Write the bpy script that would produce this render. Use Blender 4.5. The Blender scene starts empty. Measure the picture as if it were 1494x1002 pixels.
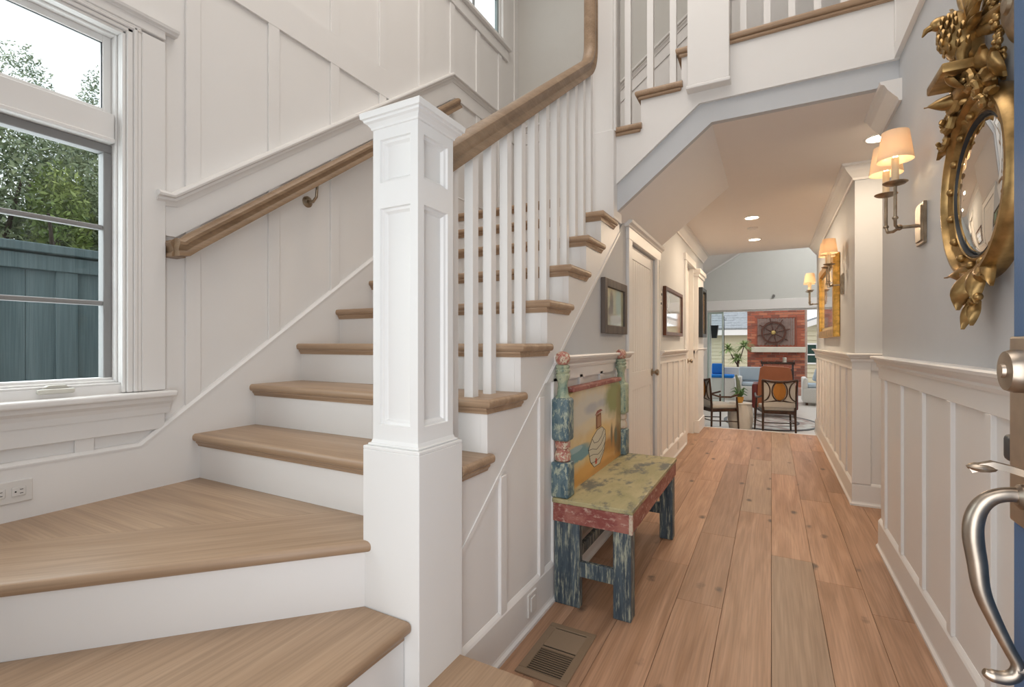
import bpy, bmesh, math, random
from mathutils import Vector, Matrix
import numpy as np
random.seed(7); np.random.seed(7)
PI = math.pi
scene = bpy.context.scene
C = scene.collection
# ------------------------------------------------------------ camera
FPX = 700.6; TH = math.atan(378.5 / FPX); H = 1.14
cam_d = bpy.data.cameras.new('camera'); cam = bpy.data.objects.new('camera', cam_d); C.objects.link(cam)
cam.location = (0, 0, H); cam.rotation_euler = (PI / 2, 0, TH)
cam_d.sensor_width = 36; cam_d.lens = 36 * FPX / 1494; cam_d.clip_start = 0.02; cam_d.clip_end = 200
scene.camera = cam
# ------------------------------------------------------------ world, lights, exposure
scene.view_settings.view_transform = 'Standard'; scene.view_settings.look = 'None'
scene.view_settings.gamma = 1; scene.view_settings.use_curve_mapping = False
scene.view_settings.exposure = 0.36
w = bpy.data.worlds.new('sky'); scene.world = w; w.use_nodes = True
wn = w.node_tree.nodes; wl = w.node_tree.links
bg = wn['Background']; bg.inputs[1].default_value = 1.3
wtc = wn.new('ShaderNodeTexCoord'); wns = wn.new('ShaderNodeTexNoise'); wns.inputs['Scale'].default_value = 2.2; wns.inputs['Detail'].default_value = 4
wrp = wn.new('ShaderNodeValToRGB')
wrp.color_ramp.elements[0].position = 0.35; wrp.color_ramp.elements[0].color = (0.86, 0.93, 1.0, 1)
wrp.color_ramp.elements[1].position = 0.62; wrp.color_ramp.elements[1].color = (1.0, 1.0, 1.0, 1)
wl.new(wtc.outputs['Generated'], wns.inputs['Vector']); wl.new(wns.outputs['Fac'], wrp.inputs[0]); wl.new(wrp.outputs[0], bg.inputs[0])


def area(name, loc, rot, sx, sy, power, col=(1, 1, 1), spread=None):
    d = bpy.data.lights.new(name, 'AREA'); d.shape = 'RECTANGLE'; d.size = sx; d.size_y = sy; d.energy = power; d.color = col
    if spread: d.spread = spread
    o = bpy.data.objects.new(name, d); o.location = loc; o.rotation_euler = rot; C.objects.link(o); return o


LP = dict(door=12.5, left=14, foyer=46, living=430)
area('daylight_front_door', (-0.1, -0.28, 1.25), (PI / 2, 0, 0), 0.85, 2.1, LP['door'], (1.0, 0.98, 0.97))
area('daylight_left_window', (-2.36, 0.3, 1.6), (0, -PI / 2, 0), 1.4, 1.2, LP['left'], (0.93, 0.97, 1.0))
area('fill_foyer_high', (-0.9, 1.4, 5.12), (0, 0, 0), 2.2, 2.6, LP['foyer'], (1.0, 0.93, 0.86))  # added fill lamp under the foyer ceiling, not light from a window
area('fill_living_room', (-0.4, 9.3, 3.9), (0, 0, 0), 3, 3, LP['living'], (1.0, 0.98, 0.95))  # added unseen fill lamp facing down, brightens the dim living room

# ------------------------------------------------------------ mesh helpers


class MB:
    def __init__(s): s.bm = bmesh.new()

    def box(s, x0, x1, y0, y1, z0, z1, bev=0, seg=2):
        vs = [s.bm.verts.new((x, y, z)) for x in (x0, x1) for y in (y0, y1) for z in (z0, z1)]
        fs = [(0, 1, 3, 2), (4, 6, 7, 5), (0, 4, 5, 1), (2, 3, 7, 6), (0, 2, 6, 4), (1, 5, 7, 3)]
        F = [s.bm.faces.new([vs[i] for i in f]) for f in fs]
        if bev:
            es = list({e for f in F for e in f.edges})
            bmesh.ops.bevel(s.bm, geom=es, offset=bev, segments=seg, affect='EDGES', profile=0.5)
        return s

    def prism(s, pts, axis, a0, a1):
        def P(p, a):
            if axis == 'x': return (a, p[0], p[1])
            if axis == 'y': return (p[0], a, p[1])
            return (p[0], p[1], a)
        A = [s.bm.verts.new(P(p, a0)) for p in pts]; B = [s.bm.verts.new(P(p, a1)) for p in pts]
        n = len(pts)
        s.bm.faces.new(A); s.bm.faces.new(B[::-1])
        for i in range(n): s.bm.faces.new([A[i], B[i], B[(i + 1) % n], A[(i + 1) % n]])
        return s

    def tube(s, pts, r, n=10, cap=True, scale_n=None):
        pts = [Vector(p) for p in pts]; rs = r if isinstance(r, (list, tuple)) else [r] * len(pts)
        rings = []; up = None
        for i, p in enumerate(pts):
            t = (pts[min(i + 1, len(pts) - 1)] - pts[max(i - 1, 0)]).normalized()
            if up is None:
                up = Vector((0, 0, 1)) if abs(t.z) < 0.9 else Vector((1, 0, 0))
            a = t.cross(up).normalized(); b = a.cross(t).normalized(); up = b
            rings.append([s.bm.verts.new(p + (a * math.cos(2 * PI * k / n) + b * math.sin(2 * PI * k / n)) * rs[i]) for k in range(n)])
        for i in range(len(rings) - 1):
            for k in range(n):
                s.bm.faces.new([rings[i][k], rings[i][(k + 1) % n], rings[i + 1][(k + 1) % n], rings[i + 1][k]])
        if cap:
            s.bm.faces.new(rings[0][::-1]); s.bm.faces.new(rings[-1])
        return s

    def pipe(s, pts, rs, n=16, sub=5):
        P = [Vector(p) for p in pts]; Q = []; RR = []
        for i in range(len(P) - 1):
            p0, p1, p2, p3 = P[max(i - 1, 0)], P[i], P[i + 1], P[min(i + 2, len(P) - 1)]
            for k in range(sub):
                t = k / sub
                Q.append(0.5 * ((2 * p1) + (p2 - p0) * t + (2 * p0 - 5 * p1 + 4 * p2 - p3) * t * t + (3 * p1 - p0 - 3 * p2 + p3) * t ** 3))
                RR.append(rs[i] * (1 - t) + rs[i + 1] * t)
        Q.append(P[-1]); RR.append(rs[-1])
        return s.tube(Q, RR, n)

    def lathe(s, prof, o=(0, 0, 0), n=20, axis='z', M=None):
        rings = []
        for (r, z) in prof:
            ring = []
            for k in range(n):
                a = 2 * PI * k / n
                v = Vector((r * math.cos(a), r * math.sin(a), z))
                if axis == 'x': v = Vector((v.z, v.x, v.y))
                if axis == 'y': v = Vector((v.x, v.z, v.y))
                if M: v = M @ v
                ring.append(s.bm.verts.new(v + Vector(o)))
            rings.append(ring)
        for i in range(len(rings) - 1):
            for k in range(n):
                s.bm.faces.new([rings[i][k], rings[i][(k + 1) % n], rings[i + 1][(k + 1) % n], rings[i + 1][k]])
        if prof[0] == prof[-1]: return s
        if prof[0][0] > 1e-5: s.bm.faces.new(rings[0][::-1])
        if prof[-1][0] > 1e-5: s.bm.faces.new(rings[-1])
        return s

    def ball(s, c, r, sub=2, M=None):
        m = Matrix.Translation(Vector(c)) @ (M or Matrix.Identity(4)) @ Matrix.Diagonal(Vector((r[0], r[1], r[2], 1)) if not isinstance(r, (int, float)) else Vector((r, r, r, 1)))
        bmesh.ops.create_icosphere(s.bm, subdivisions=sub, radius=1, matrix=m)
        return s

    def sweep(s, path, prof, up=Vector((0, 0, 1))):
        """profile (side, up) polygon swept along a path"""
        path = [Vector(p) for p in path]; rings = []
        for i, p in enumerate(path):
            t = (path[min(i + 1, len(path) - 1)] - path[max(i - 1, 0)]).normalized()
            a = t.cross(up).normalized(); b = a.cross(t).normalized()
            rings.append([s.bm.verts.new(p + a * q[0] + b * q[1]) for q in prof])
        n = len(prof)
        for i in range(len(rings) - 1):
            for k in range(n):
                s.bm.faces.new([rings[i][k], rings[i][(k + 1) % n], rings[i + 1][(k + 1) % n], rings[i + 1][k]])
        s.bm.faces.new(rings[0][::-1]); s.bm.faces.new(rings[-1])
        return s


def wloc(o):
    v = Vector((0, 0, 0))
    while o is not None: v += o.location; o = o.parent
    return v


def obj(name, mb, mat, parent=None, smooth=False, stuff=False, local=False):
    bm = mb.bm
    bmesh.ops.recalc_face_normals(bm, faces=bm.faces)
    me = bpy.data.meshes.new(name); bm.to_mesh(me); bm.free()
    if parent is not None and not local:
        me.transform(Matrix.Translation(-wloc(parent)))
    if mat: me.materials.append(mat)
    if smooth:
        try: me.shade_auto = None
        except Exception: pass
        me.polygons.foreach_set('use_smooth', [True] * len(me.polygons))
        # sharp where the angle is steep
        try: me.set_sharp_from_angle(angle=math.radians(38))
        except Exception: pass
    o = bpy.data.objects.new(name, me); C.objects.link(o)
    if parent is not None: o.parent = parent
    if stuff: o['kind'] = 'stuff'
    return o


def struct(name, mb, mat, smooth=False):
    o = obj(name, mb, mat, smooth=smooth); o['kind'] = 'structure'; return o


def tag(o, label, cat, group=None):
    o['label'] = label; o['category'] = cat
    if group: o['group'] = group
    return o


def thing(name, label, cat, loc=(0, 0, 0), group=None):
    o = bpy.data.objects.new(name, None); o.location = loc; o.empty_display_size = 0.1; C.objects.link(o)
    return tag(o, label, cat, group)


def sempty(name, loc=(0, 0, 0)):
    o = bpy.data.objects.new(name, None); o.location = loc; C.objects.link(o); o['kind'] = 'structure'; return o


def copytree(o, parent=None):
    c = o.copy(); C.objects.link(c)
    if parent is not None: c.parent = parent
    for ch in list(o.children): copytree(ch, c)
    return c


# ------------------------------------------------------------ materials
def nmat(name):
    m = bpy.data.materials.new(name); m.use_nodes = True
    return m, m.node_tree.nodes, m.node_tree.links, m.node_tree.nodes['Principled BSDF']


def paint(name, col, rough=0.45, bump=0.02, var=0.03, scale=9, spec=0.35):
    m, n, l, b = nmat(name)
    tc = n.new('ShaderNodeTexCoord'); ns = n.new('ShaderNodeTexNoise'); ns.inputs['Scale'].default_value = scale; ns.inputs['Detail'].default_value = 3
    l.new(tc.outputs['Object'], ns.inputs['Vector'])
    mx = n.new('ShaderNodeMix'); mx.data_type = 'RGBA'
    mx.inputs[6].default_value = (*[c * (1 - var) for c in col], 1); mx.inputs[7].default_value = (*[min(1, c * (1 + var)) for c in col], 1)
    l.new(ns.outputs['Fac'], mx.inputs[0]); l.new(mx.outputs[2], b.inputs['Base Color'])
    b.inputs['Roughness'].default_value = rough; b.inputs['Specular IOR Level'].default_value = spec
    if bump:
        n2 = n.new('ShaderNodeTexNoise'); n2.inputs['Scale'].default_value = 220; n2.inputs['Detail'].default_value = 2
        l.new(tc.outputs['Object'], n2.inputs['Vector'])
        bp = n.new('ShaderNodeBump'); bp.inputs['Strength'].default_value = bump * 4; bp.inputs['Distance'].default_value = 0.002
        l.new(n2.outputs['Fac'], bp.inputs['Height']); l.new(bp.outputs[0], b.inputs['Normal'])
    return m


def metal(name, col, rough=0.3, var=0.25, scale=30, metallic=1.0):
    m, n, l, b = nmat(name)
    tc = n.new('ShaderNodeTexCoord'); ns = n.new('ShaderNodeTexNoise'); ns.inputs['Scale'].default_value = scale; ns.inputs['Detail'].default_value = 5
    l.new(tc.outputs['Object'], ns.inputs['Vector'])
    rp = n.new('ShaderNodeValToRGB'); rp.color_ramp.elements[0].position = 0.35; rp.color_ramp.elements[1].position = 0.65
    rp.color_ramp.elements[0].color = (*[c * (1 - var) for c in col], 1); rp.color_ramp.elements[1].color = (*[min(1, c * (1 + var)) for c in col], 1)
    l.new(ns.outputs['Fac'], rp.inputs[0]); l.new(rp.outputs[0], b.inputs['Base Color'])
    b.inputs['Metallic'].default_value = metallic; b.inputs['Roughness'].default_value = rough
    return m


class _Out:
    def __init__(s, o): s.outputs = {'Object': o}


def wood(name, c1, c2, axis='y', rough=0.4, grain=1.0, objvar=0.0, knots=False, spec=0.4, fine=60, rot=0):
    m, n, l, b = nmat(name)
    tc = n.new('ShaderNodeTexCoord')
    if rot:
        vr = n.new('ShaderNodeVectorRotate'); vr.rotation_type = 'Z_AXIS'; vr.inputs['Angle'].default_value = rot
        l.new(tc.outputs['Object'], vr.inputs['Vector']); tc = _Out(vr.outputs[0])
    mp = n.new('ShaderNodeMapping')
    sc = {'x': (1.1, 14, 14), 'y': (14, 1.1, 14), 'z': (14, 14, 1.1)}[axis]
    mp.inputs['Scale'].default_value = sc; l.new(tc.outputs['Object'], mp.inputs['Vector'])
    oi = n.new('ShaderNodeObjectInfo')
    add = n.new('ShaderNodeVectorMath'); add.operation = 'ADD'
    cmb = n.new('ShaderNodeMath'); cmb.operation = 'MULTIPLY'; cmb.inputs[1].default_value = 37.0
    l.new(oi.outputs['Random'], cmb.inputs[0]); l.new(mp.outputs[0], add.inputs[0]); l.new(cmb.outputs[0], add.inputs[1])
    ns = n.new('ShaderNodeTexNoise'); ns.inputs['Scale'].default_value = 1.0; ns.inputs['Detail'].default_value = 6; ns.inputs['Distortion'].default_value = 1.2
    l.new(add.outputs[0], ns.inputs['Vector'])
    rp = n.new('ShaderNodeValToRGB'); rp.color_ramp.elements[0].position = 0.3; rp.color_ramp.elements[1].position = 0.7
    rp.color_ramp.elements[0].color = (*c1, 1); rp.color_ramp.elements[1].color = (*c2, 1)
    l.new(ns.outputs['Fac'], rp.inputs[0])
    # fine pores
    mp2 = n.new('ShaderNodeMapping'); f = fine
    mp2.inputs['Scale'].default_value = {'x': (f * .05, f * 2.4, f * 2.4), 'y': (f * 2.4, f * .05, f * 2.4), 'z': (f * 2.4, f * 2.4, f * .05)}[axis]
    l.new(tc.outputs['Object'], mp2.inputs['Vector'])
    n2 = n.new('ShaderNodeTexNoise'); n2.inputs['Scale'].default_value = 1.0; n2.inputs['Detail'].default_value = 3
    l.new(mp2.outputs[0], n2.inputs['Vector'])
    mr = n.new('ShaderNodeMapRange'); mr.inputs[1].default_value = 0.35; mr.inputs[2].default_value = 0.6; mr.inputs[3].default_value = 1 - 0.16 * grain; mr.inputs[4].default_value = 1.0
    l.new(n2.outputs['Fac'], mr.inputs[0])
    hsv = n.new('ShaderNodeHueSaturation'); l.new(rp.outputs[0], hsv.inputs['Color'])
    val = mr.outputs[0]
    if objvar:
        mo = n.new('ShaderNodeMapRange'); mo.inputs[3].default_value = 1 - objvar; mo.inputs[4].default_value = 1 + objvar * .6
        l.new(oi.outputs['Random'], mo.inputs[0])
        mm = n.new('ShaderNodeMath'); mm.operation = 'MULTIPLY'; l.new(val, mm.inputs[0]); l.new(mo.outputs[0], mm.inputs[1]); val = mm.outputs[0]
    l.new(val, hsv.inputs['Value'])
    out = hsv.outputs[0]
    if knots:
        mp3 = n.new('ShaderNodeMapping'); mp3.inputs['Scale'].default_value = (6.6, 3.4, 0.01)
        a3 = n.new('ShaderNodeVectorMath'); a3.operation = 'ADD'
        l.new(tc.outputs['Object'], mp3.inputs['Vector']); l.new(mp3.outputs[0], a3.inputs[0]); l.new(cmb.outputs[0], a3.inputs[1])
        vo = n.new('ShaderNodeTexVoronoi'); vo.inputs['Scale'].default_value = 1.0; l.new(a3.outputs[0], vo.inputs['Vector'])
        nd = n.new('ShaderNodeTexNoise'); nd.inputs['Scale'].default_value = 30; l.new(tc.outputs['Object'], nd.inputs['Vector'])
        sb = n.new('ShaderNodeMath'); sb.operation = 'MULTIPLY_ADD'; sb.inputs[1].default_value = 0.16; l.new(nd.outputs['Fac'], sb.inputs[0]); l.new(vo.outputs['Distance'], sb.inputs[2])
        km = n.new('ShaderNodeMapRange'); km.inputs[1].default_value = 0.14; km.inputs[2].default_value = 0.24; km.inputs[3].default_value = 0.9; km.inputs[4].default_value = 0.0
        l.new(sb.outputs[0], km.inputs[0])
        # only some cells carry a knot
        sx = n.new('ShaderNodeSeparateColor'); l.new(vo.outputs['Color'], sx.inputs[0])
        gt = n.new('ShaderNodeMath'); gt.operation = 'GREATER_THAN'; gt.inputs[1].default_value = 0.2; l.new(sx.outputs[0], gt.inputs[0])
        kk = n.new('ShaderNodeMath'); kk.operation = 'MULTIPLY'; l.new(km.outputs[0], kk.inputs[0]); l.new(gt.outputs[0], kk.inputs[1])
        mx = n.new('ShaderNodeMix'); mx.data_type = 'RGBA'; mx.inputs[7].default_value = (0.07, 0.045, 0.035, 1)
        l.new(kk.outputs[0], mx.inputs[0]); l.new(out, mx.inputs[6]); out = mx.outputs[2]
    l.new(out, b.inputs['Base Color'])
    b.inputs['Roughness'].default_value = rough; b.inputs['Specular IOR Level'].default_value = spec
    bp = n.new('ShaderNodeBump'); bp.inputs['Strength'].default_value = 0.15; bp.inputs['Distance'].default_value = 0.002
    l.new(n2.outputs['Fac'], bp.inputs['Height']); l.new(bp.outputs[0], b.inputs['Normal'])
    return m


def worn(name, base, over, under, scale=(8, 8, 2), thr=(0.42, 0.58), rough=0.5, rub=(0.53, 0.66)):
    """distressed paint: base, streaks of `over`, rubbed patches of `under`"""
    m, n, l, b = nmat(name)
    tc = n.new('ShaderNodeTexCoord'); mp = n.new('ShaderNodeMapping'); mp.inputs['Scale'].default_value = scale
    l.new(tc.outputs['Object'], mp.inputs['Vector'])
    a = n.new('ShaderNodeTexNoise'); a.inputs['Scale'].default_value = 1.6; a.inputs['Detail'].default_value = 7; a.inputs['Roughness'].default_value = 0.65; a.inputs['Distortion'].default_value = 0.5
    l.new(mp.outputs[0], a.inputs['Vector'])
    r1 = n.new('ShaderNodeValToRGB'); e = r1.color_ramp.elements
    e[0].position = thr[0]; e[0].color = (*base, 1); e[1].position = thr[1]; e[1].color = (*over, 1)
    l.new(a.outputs['Fac'], r1.inputs[0])
    c = n.new('ShaderNodeTexNoise'); c.inputs['Scale'].default_value = 3.7; c.inputs['Detail'].default_value = 8; c.inputs['Roughness'].default_value = 0.7
    l.new(mp.outputs[0], c.inputs['Vector'])
    mr = n.new('ShaderNodeMapRange'); mr.inputs[1].default_value = rub[0]; mr.inputs[2].default_value = rub[1]; mr.inputs[4].default_value = 0.9
    l.new(c.outputs['Fac'], mr.inputs[0])
    mx = n.new('ShaderNodeMix'); mx.data_type = 'RGBA'; mx.inputs[7].default_value = (*under, 1)
    l.new(mr.outputs[0], mx.inputs[0]); l.new(r1.outputs[0], mx.inputs[6]); l.new(mx.outputs[2], b.inputs['Base Color'])
    b.inputs['Roughness'].default_value = rough
    bp = n.new('ShaderNodeBump'); bp.inputs['Strength'].default_value = 0.25; bp.inputs['Distance'].default_value = 0.003
    l.new(c.outputs['Fac'], bp.inputs['Height']); l.new(bp.outputs[0], b.inputs['Normal'])
    return m


def picture(name, base, blobs, rough=0.4, noise=0.5, nscale=6, coat=0.0):
    """flat painted picture: blobs = (centre(object coords), radii, colour, softness)"""
    m, n, l, b = nmat(name)
    tc = n.new('ShaderNodeTexCoord')
    ns = n.new('ShaderNodeTexNoise'); ns.inputs['Scale'].default_value = nscale; ns.inputs['Detail'].default_value = 5
    l.new(tc.outputs['Object'], ns.inputs['Vector'])
    r = n.new('ShaderNodeValToRGB'); e = r.color_ramp.elements; e[0].position = 0.35; e[1].position = 0.65
    e[0].color = (*base[0], 1); e[1].color = (*base[1], 1); l.new(ns.outputs['Fac'], r.inputs[0])
    out = r.outputs[0]
    n3 = n.new('ShaderNodeTexNoise'); n3.inputs['Scale'].default_value = nscale * 3; n3.inputs['Detail'].default_value = 3
    l.new(tc.outputs['Object'], n3.inputs['Vector'])
    for (c, rad, col, soft) in blobs:
        s1 = n.new('ShaderNodeVectorMath'); s1.operation = 'SUBTRACT'; s1.inputs[1].default_value = c; l.new(tc.outputs['Object'], s1.inputs[0])
        s2 = n.new('ShaderNodeVectorMath'); s2.operation = 'MULTIPLY'; s2.inputs[1].default_value = [1 / q if q else 0 for q in rad]; l.new(s1.outputs[0], s2.inputs[0])
        s3 = n.new('ShaderNodeVectorMath'); s3.operation = 'LENGTH'; l.new(s2.outputs[0], s3.inputs[0])
        ad = n.new('ShaderNodeMath'); ad.operation = 'MULTIPLY_ADD'; ad.inputs[1].default_value = noise; l.new(n3.outputs['Fac'], ad.inputs[0]); l.new(s3.outputs['Value'], ad.inputs[2])
        mr = n.new('ShaderNodeMapRange'); mr.inputs[1].default_value = 1 + noise * .5 - soft; mr.inputs[2].default_value = 1 + noise * .5 + soft; mr.inputs[3].default_value = 1; mr.inputs[4].default_value = 0
        l.new(ad.outputs[0], mr.inputs[0])
        mx = n.new('ShaderNodeMix'); mx.data_type = 'RGBA'; mx.inputs[7].default_value = (*col, 1)
        l.new(mr.outputs[0], mx.inputs[0]); l.new(out, mx.inputs[6]); out = mx.outputs[2]
    l.new(out, b.inputs['Base Color']); b.inputs['Roughness'].default_value = rough; b.inputs['Coat Weight'].default_value = coat; b.inputs['Coat Roughness'].default_value = 0.03
    return m


WHITE = paint('white_trim_paint', (0.80, 0.785, 0.765), 0.38, 0.0, 0.012)
WHITEP = paint('white_newel_paint', (0.83, 0.83, 0.815), 0.35, 0.0, 0.01)
WALLW = paint('warm_lit_grey_wall_paint', (0.57, 0.555, 0.52), 0.6, 0.03, 0.02)  # grey wall paint with the stairwell's warm light put into the colour
SOFF = paint('lit_soffit_paint', (0.85, 0.835, 0.825), 0.7, 0.03, 0.01)  # lighter than the ceiling: door light on the soffit is painted in
WALLB = paint('blue_grey_wall_paint', (0.555, 0.572, 0.592), 0.6, 0.03, 0.02)
CEIL = paint('ceiling_paint', (0.80, 0.76, 0.73), 0.7, 0.03, 0.015)
OAK = wood('oak_tread', (0.345, 0.23, 0.145), (0.46, 0.32, 0.21), 'x', 0.38)
OAKY = wood('oak_tread_y', (0.345, 0.23, 0.145), (0.46, 0.32, 0.21), 'y', 0.38)
OAK45 = wood('oak_tread_diagonal', (0.345, 0.23, 0.145), (0.46, 0.32, 0.21), 'x', 0.38, rot=-PI / 4)
RAIL = wood('oak_handrail', (0.235, 0.15, 0.085), (0.345, 0.235, 0.145), 'y', 0.4)
FLOOR1 = wood('oak_floor', (0.36, 0.20, 0.115), (0.54, 0.33, 0.215), 'y', 0.42, 1.3, 0.2, True)
FLOOR2 = wood('oak_floor_grey', (0.34, 0.225, 0.15), (0.46, 0.32, 0.22), 'y', 0.42, 1.2, 0.08, True)
BRONZE = metal('aged_bronze', (0.36, 0.29, 0.21), 0.35)
NICKEL = metal('brushed_nickel', (0.40, 0.34, 0.28), 0.34, 0.12)
GOLD = metal('gilt', (0.36, 0.23, 0.09), 0.33, 0.3, 25, 0.8)
DARK = paint('black_gap', (0.015, 0.014, 0.013), 0.8, 0, 0)
BLACKM = paint('black_plastic', (0.03, 0.035, 0.04), 0.4, 0, 0.1)
NAVY = paint('navy_door_paint', (0.06, 0.125, 0.24), 0.45, 0.02, 0.03)
SASH = paint('grey_sash', (0.25, 0.245, 0.24), 0.5, 0.0, 0.03)


def glass_mat():
    m, n, l, b = nmat('window_glass')
    n.remove(b); out = n['Material Output']
    t = n.new('ShaderNodeBsdfTransparent'); t.inputs[0].default_value = (0.93, 0.96, 0.96, 1)
    g = n.new('ShaderNodeBsdfGlossy'); g.inputs['Roughness'].default_value = 0.02
    fr = n.new('ShaderNodeFresnel'); fr.inputs[0].default_value = 1.45
    gm = n.new('ShaderNodeNewGeometry'); sb = n.new('ShaderNodeMath'); sb.operation = 'SUBTRACT'; sb.inputs[0].default_value = 1; l.new(gm.outputs['Backfacing'], sb.inputs[1])
    ml = n.new('ShaderNodeMath'); ml.operation = 'MULTIPLY'; l.new(sb.outputs[0], ml.inputs[0]); l.new(fr.outputs[0], ml.inputs[1])
    mx = n.new('ShaderNodeMixShader'); l.new(ml.outputs[0], mx.inputs[0]); l.new(t.outputs[0], mx.inputs[1]); l.new(g.outputs[0], mx.inputs[2]); l.new(mx.outputs[0], out.inputs[0])
    return m


GLASS = glass_mat()


def emis(name, col, s):
    m, n, l, b = nmat(name); b.inputs['Base Color'].default_value = (*col, 1)
    b.inputs['Emission Color'].default_value = (*col, 1); b.inputs['Emission Strength'].default_value = s; return m


# ------------------------------------------------------------ key dimensions
XL = -0.87; XF = -2.16; R = 0.19; RUN = 0.251
XR = 0.545; XR2 = 0.52; ZC = 2.40; YE = 7.4
ry = lambda i: 1.166 + RUN * (i - 4)        # riser face of step i

# ============================================================ STRUCTURE
# floor
fl = struct('floor', MB().box(-2.3, 1.5, -0.35, 7.05, -0.12, -0.012), DARK)
PW = 0.187
cols = list(range(-6, 8))
rng = random.Random(3)
for c_ in cols:
    x0 = c_ * PW; x1 = x0 + PW
    if x1 > 1.5: continue
    if x0 < XL - 0.11: x0 = XL - 0.11
    if x1 <= x0 + 0.01: continue
    ys = [-0.3]
    fixed = {0: [2.944, 4.794], -1: [1.1, 3.62, 5.3], 1: [1.4, 2.73, 4.1, 5.9], -2: [2.245, 3.1, 5.0], -3: [0.8, 2.6, 4.3, 6.2], 2: [1.0, 2.5, 4.4, 6.0]}.get(c_)
    if fixed: ys += fixed
    else:
        y = -0.3 + rng.uniform(.4, 1.6)
        while y < 6.6: ys.append(y); y += rng.uniform(0.7, 2.1)
    ys.append(7.05)
    for k in range(len(ys) - 1):
        grey = (c_ == 0 and k in (0, 2)) or (c_ == -1 and k == 2) or rng.random() < 0.04
        p = obj('plank', MB().box(x0 + .0006, x1 - .0006, ys[k] + .0006, ys[k + 1] - .0006, -0.012, 0, 0.0009, 1), FLOOR2 if grey else FLOOR1, fl)

# left wall with openings: window_1 Y -0.2..0.90, Z 0.98..2.27 ; window_2 Y 2.2..3.80, Z 3.90..5.0
WY0, WY1, WZ0, WZ1 = -0.12, 0.905, 0.985, 2.322
VY0, VY1, VZ0, VZ1 = 2.55, 3.80, 3.90, 5.0
mb = MB()
t0, t1 = XF - 0.16, XF
for a in [(-0.4, WY0, 0, 5.2), (WY0, WY1, 0, WZ0), (WY0, WY1, WZ1, 5.2), (WY1, 2.3, 0, 5.2), (2.3, 4.08, 0, 3.85), (2.3, 4.08, VZ1, 5.2), (4.08, 4.1, 0, 5.2)]:
    mb.box(t0, t1, *a)
mb.box(t1 - .03, t1, 2.3, VY0, 3.85, VZ1); mb.box(t1 - .03, t1, VY1, 4.08, 3.85, VZ1); mb.box(t1 - .03, t1, VY0, VY1, 3.85, VZ0)
wall_left = struct('wall_left', mb, WHITE)
# battens on the left wall
skirt_z = lambda y: 0.745 if y < 0.95 else min(0.745 + 0.738 * (y - 0.95), 2.27)
rail_z = lambda y: (1.745 if y < 1.05 else min(1.745 + 0.7465 * (y - 1.05), 3.19))      # chair rail top
bt = 0.012
by = [1.116, 1.491, 1.866, 2.242, 2.623, 2.994, 3.361, 3.727]
for y in by:
    lo = skirt_z(y) + 0.0; hi = rail_z(y) - 0.12
    obj('batten', MB().box(XF - .001, XF + bt, y, y + .06, lo, hi, .002, 1), WHITE, wall_left)
    segs = []
    if y < 2.25:
        if y > 1.1: segs.append((rail_z(y) - .01, 2.702)); segs.append((2.868, 5.15))
    elif y < 3: segs.append((rail_z(y) - .01, 5.15))
    else: segs.append((3.17, 3.74))
    for (a, b_) in segs:
        obj('batten', MB().box(XF - .001, XF + bt, y, y + .06, a, b_, .002, 1), WHITE, wall_left)
for y in (0.753, 0.38):
    obj('batten', MB().box(XF - .001, XF + bt, y, y + .055, .74, .86, .002, 1), WHITE, wall_left)
obj('batten', MB().box(XF - .001, XF + bt, 4.03, 4.1, 2.2, 5.15, .002, 1), WHITE, wall_left)
obj('belt_board', MB().prism([(1.08, 2.70), (2.33, 2.70), (2.56, 2.868), (-0.1, 2.868), (-0.1, 2.70)], 'x', XF, XF + .013), WHITE, wall_left)
# chair rail on the left wall: flat board under a moulded cap
pts = [(1.035, 1.735), (1.06, 1.735), (2.988, 3.175), (4.1, 3.175)]
low = [(4.1, 3.03), (3.04, 3.03), (1.075, 1.575), (1.035, 1.575)]
obj('rail_board', MB().prism(pts + low, 'x', XF, XF + .016), WHITE, wall_left)
capprof = [(0, -.045), (.02, -.045), (.024, -.03), (.034, -.022), (.036, -.012), (.05, -.008), (.053, 0), (.05, .008), (.042, .012), (0, .012)]
obj('rail_cap', MB().sweep([(XF, 1.0, 1.735), (XF, 1.055, 1.735), (XF, 2.988, 3.18), (XF, 4.1, 3.18)], capprof), WHITE, wall_left, smooth=True)
# skirt board (stringer side of the left wall)
sk = [(-.3, 0.0), (-.3, .745)]
struct('baseboard_left', MB().prism([(-.3, .0), (4.1, .0), (4.1, 2.27), (3.02, 2.27), (.95, .745), (-.3, .745)], 'x', XF, XF + .02)
       .sweep([(XF + .001, -.3, .745), (XF + .001, .95, .745), (XF + .001, 3.02, 2.27), (XF + .001, 4.1, 2.27)], [(0, -.004), (.022, -.004), (.022, .002), (.012, .012), (.0, .014)]), WHITE)

# back wall of stairwell and the wall above the hall
wall_back = struct('wall_back', MB().box(XF - .16, XL - .12, 4.1, 4.25, 0, 5.2).box(XL - .12, 3.0, 4.1, 4.25, 2.66, 5.2), WALLW)
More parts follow.
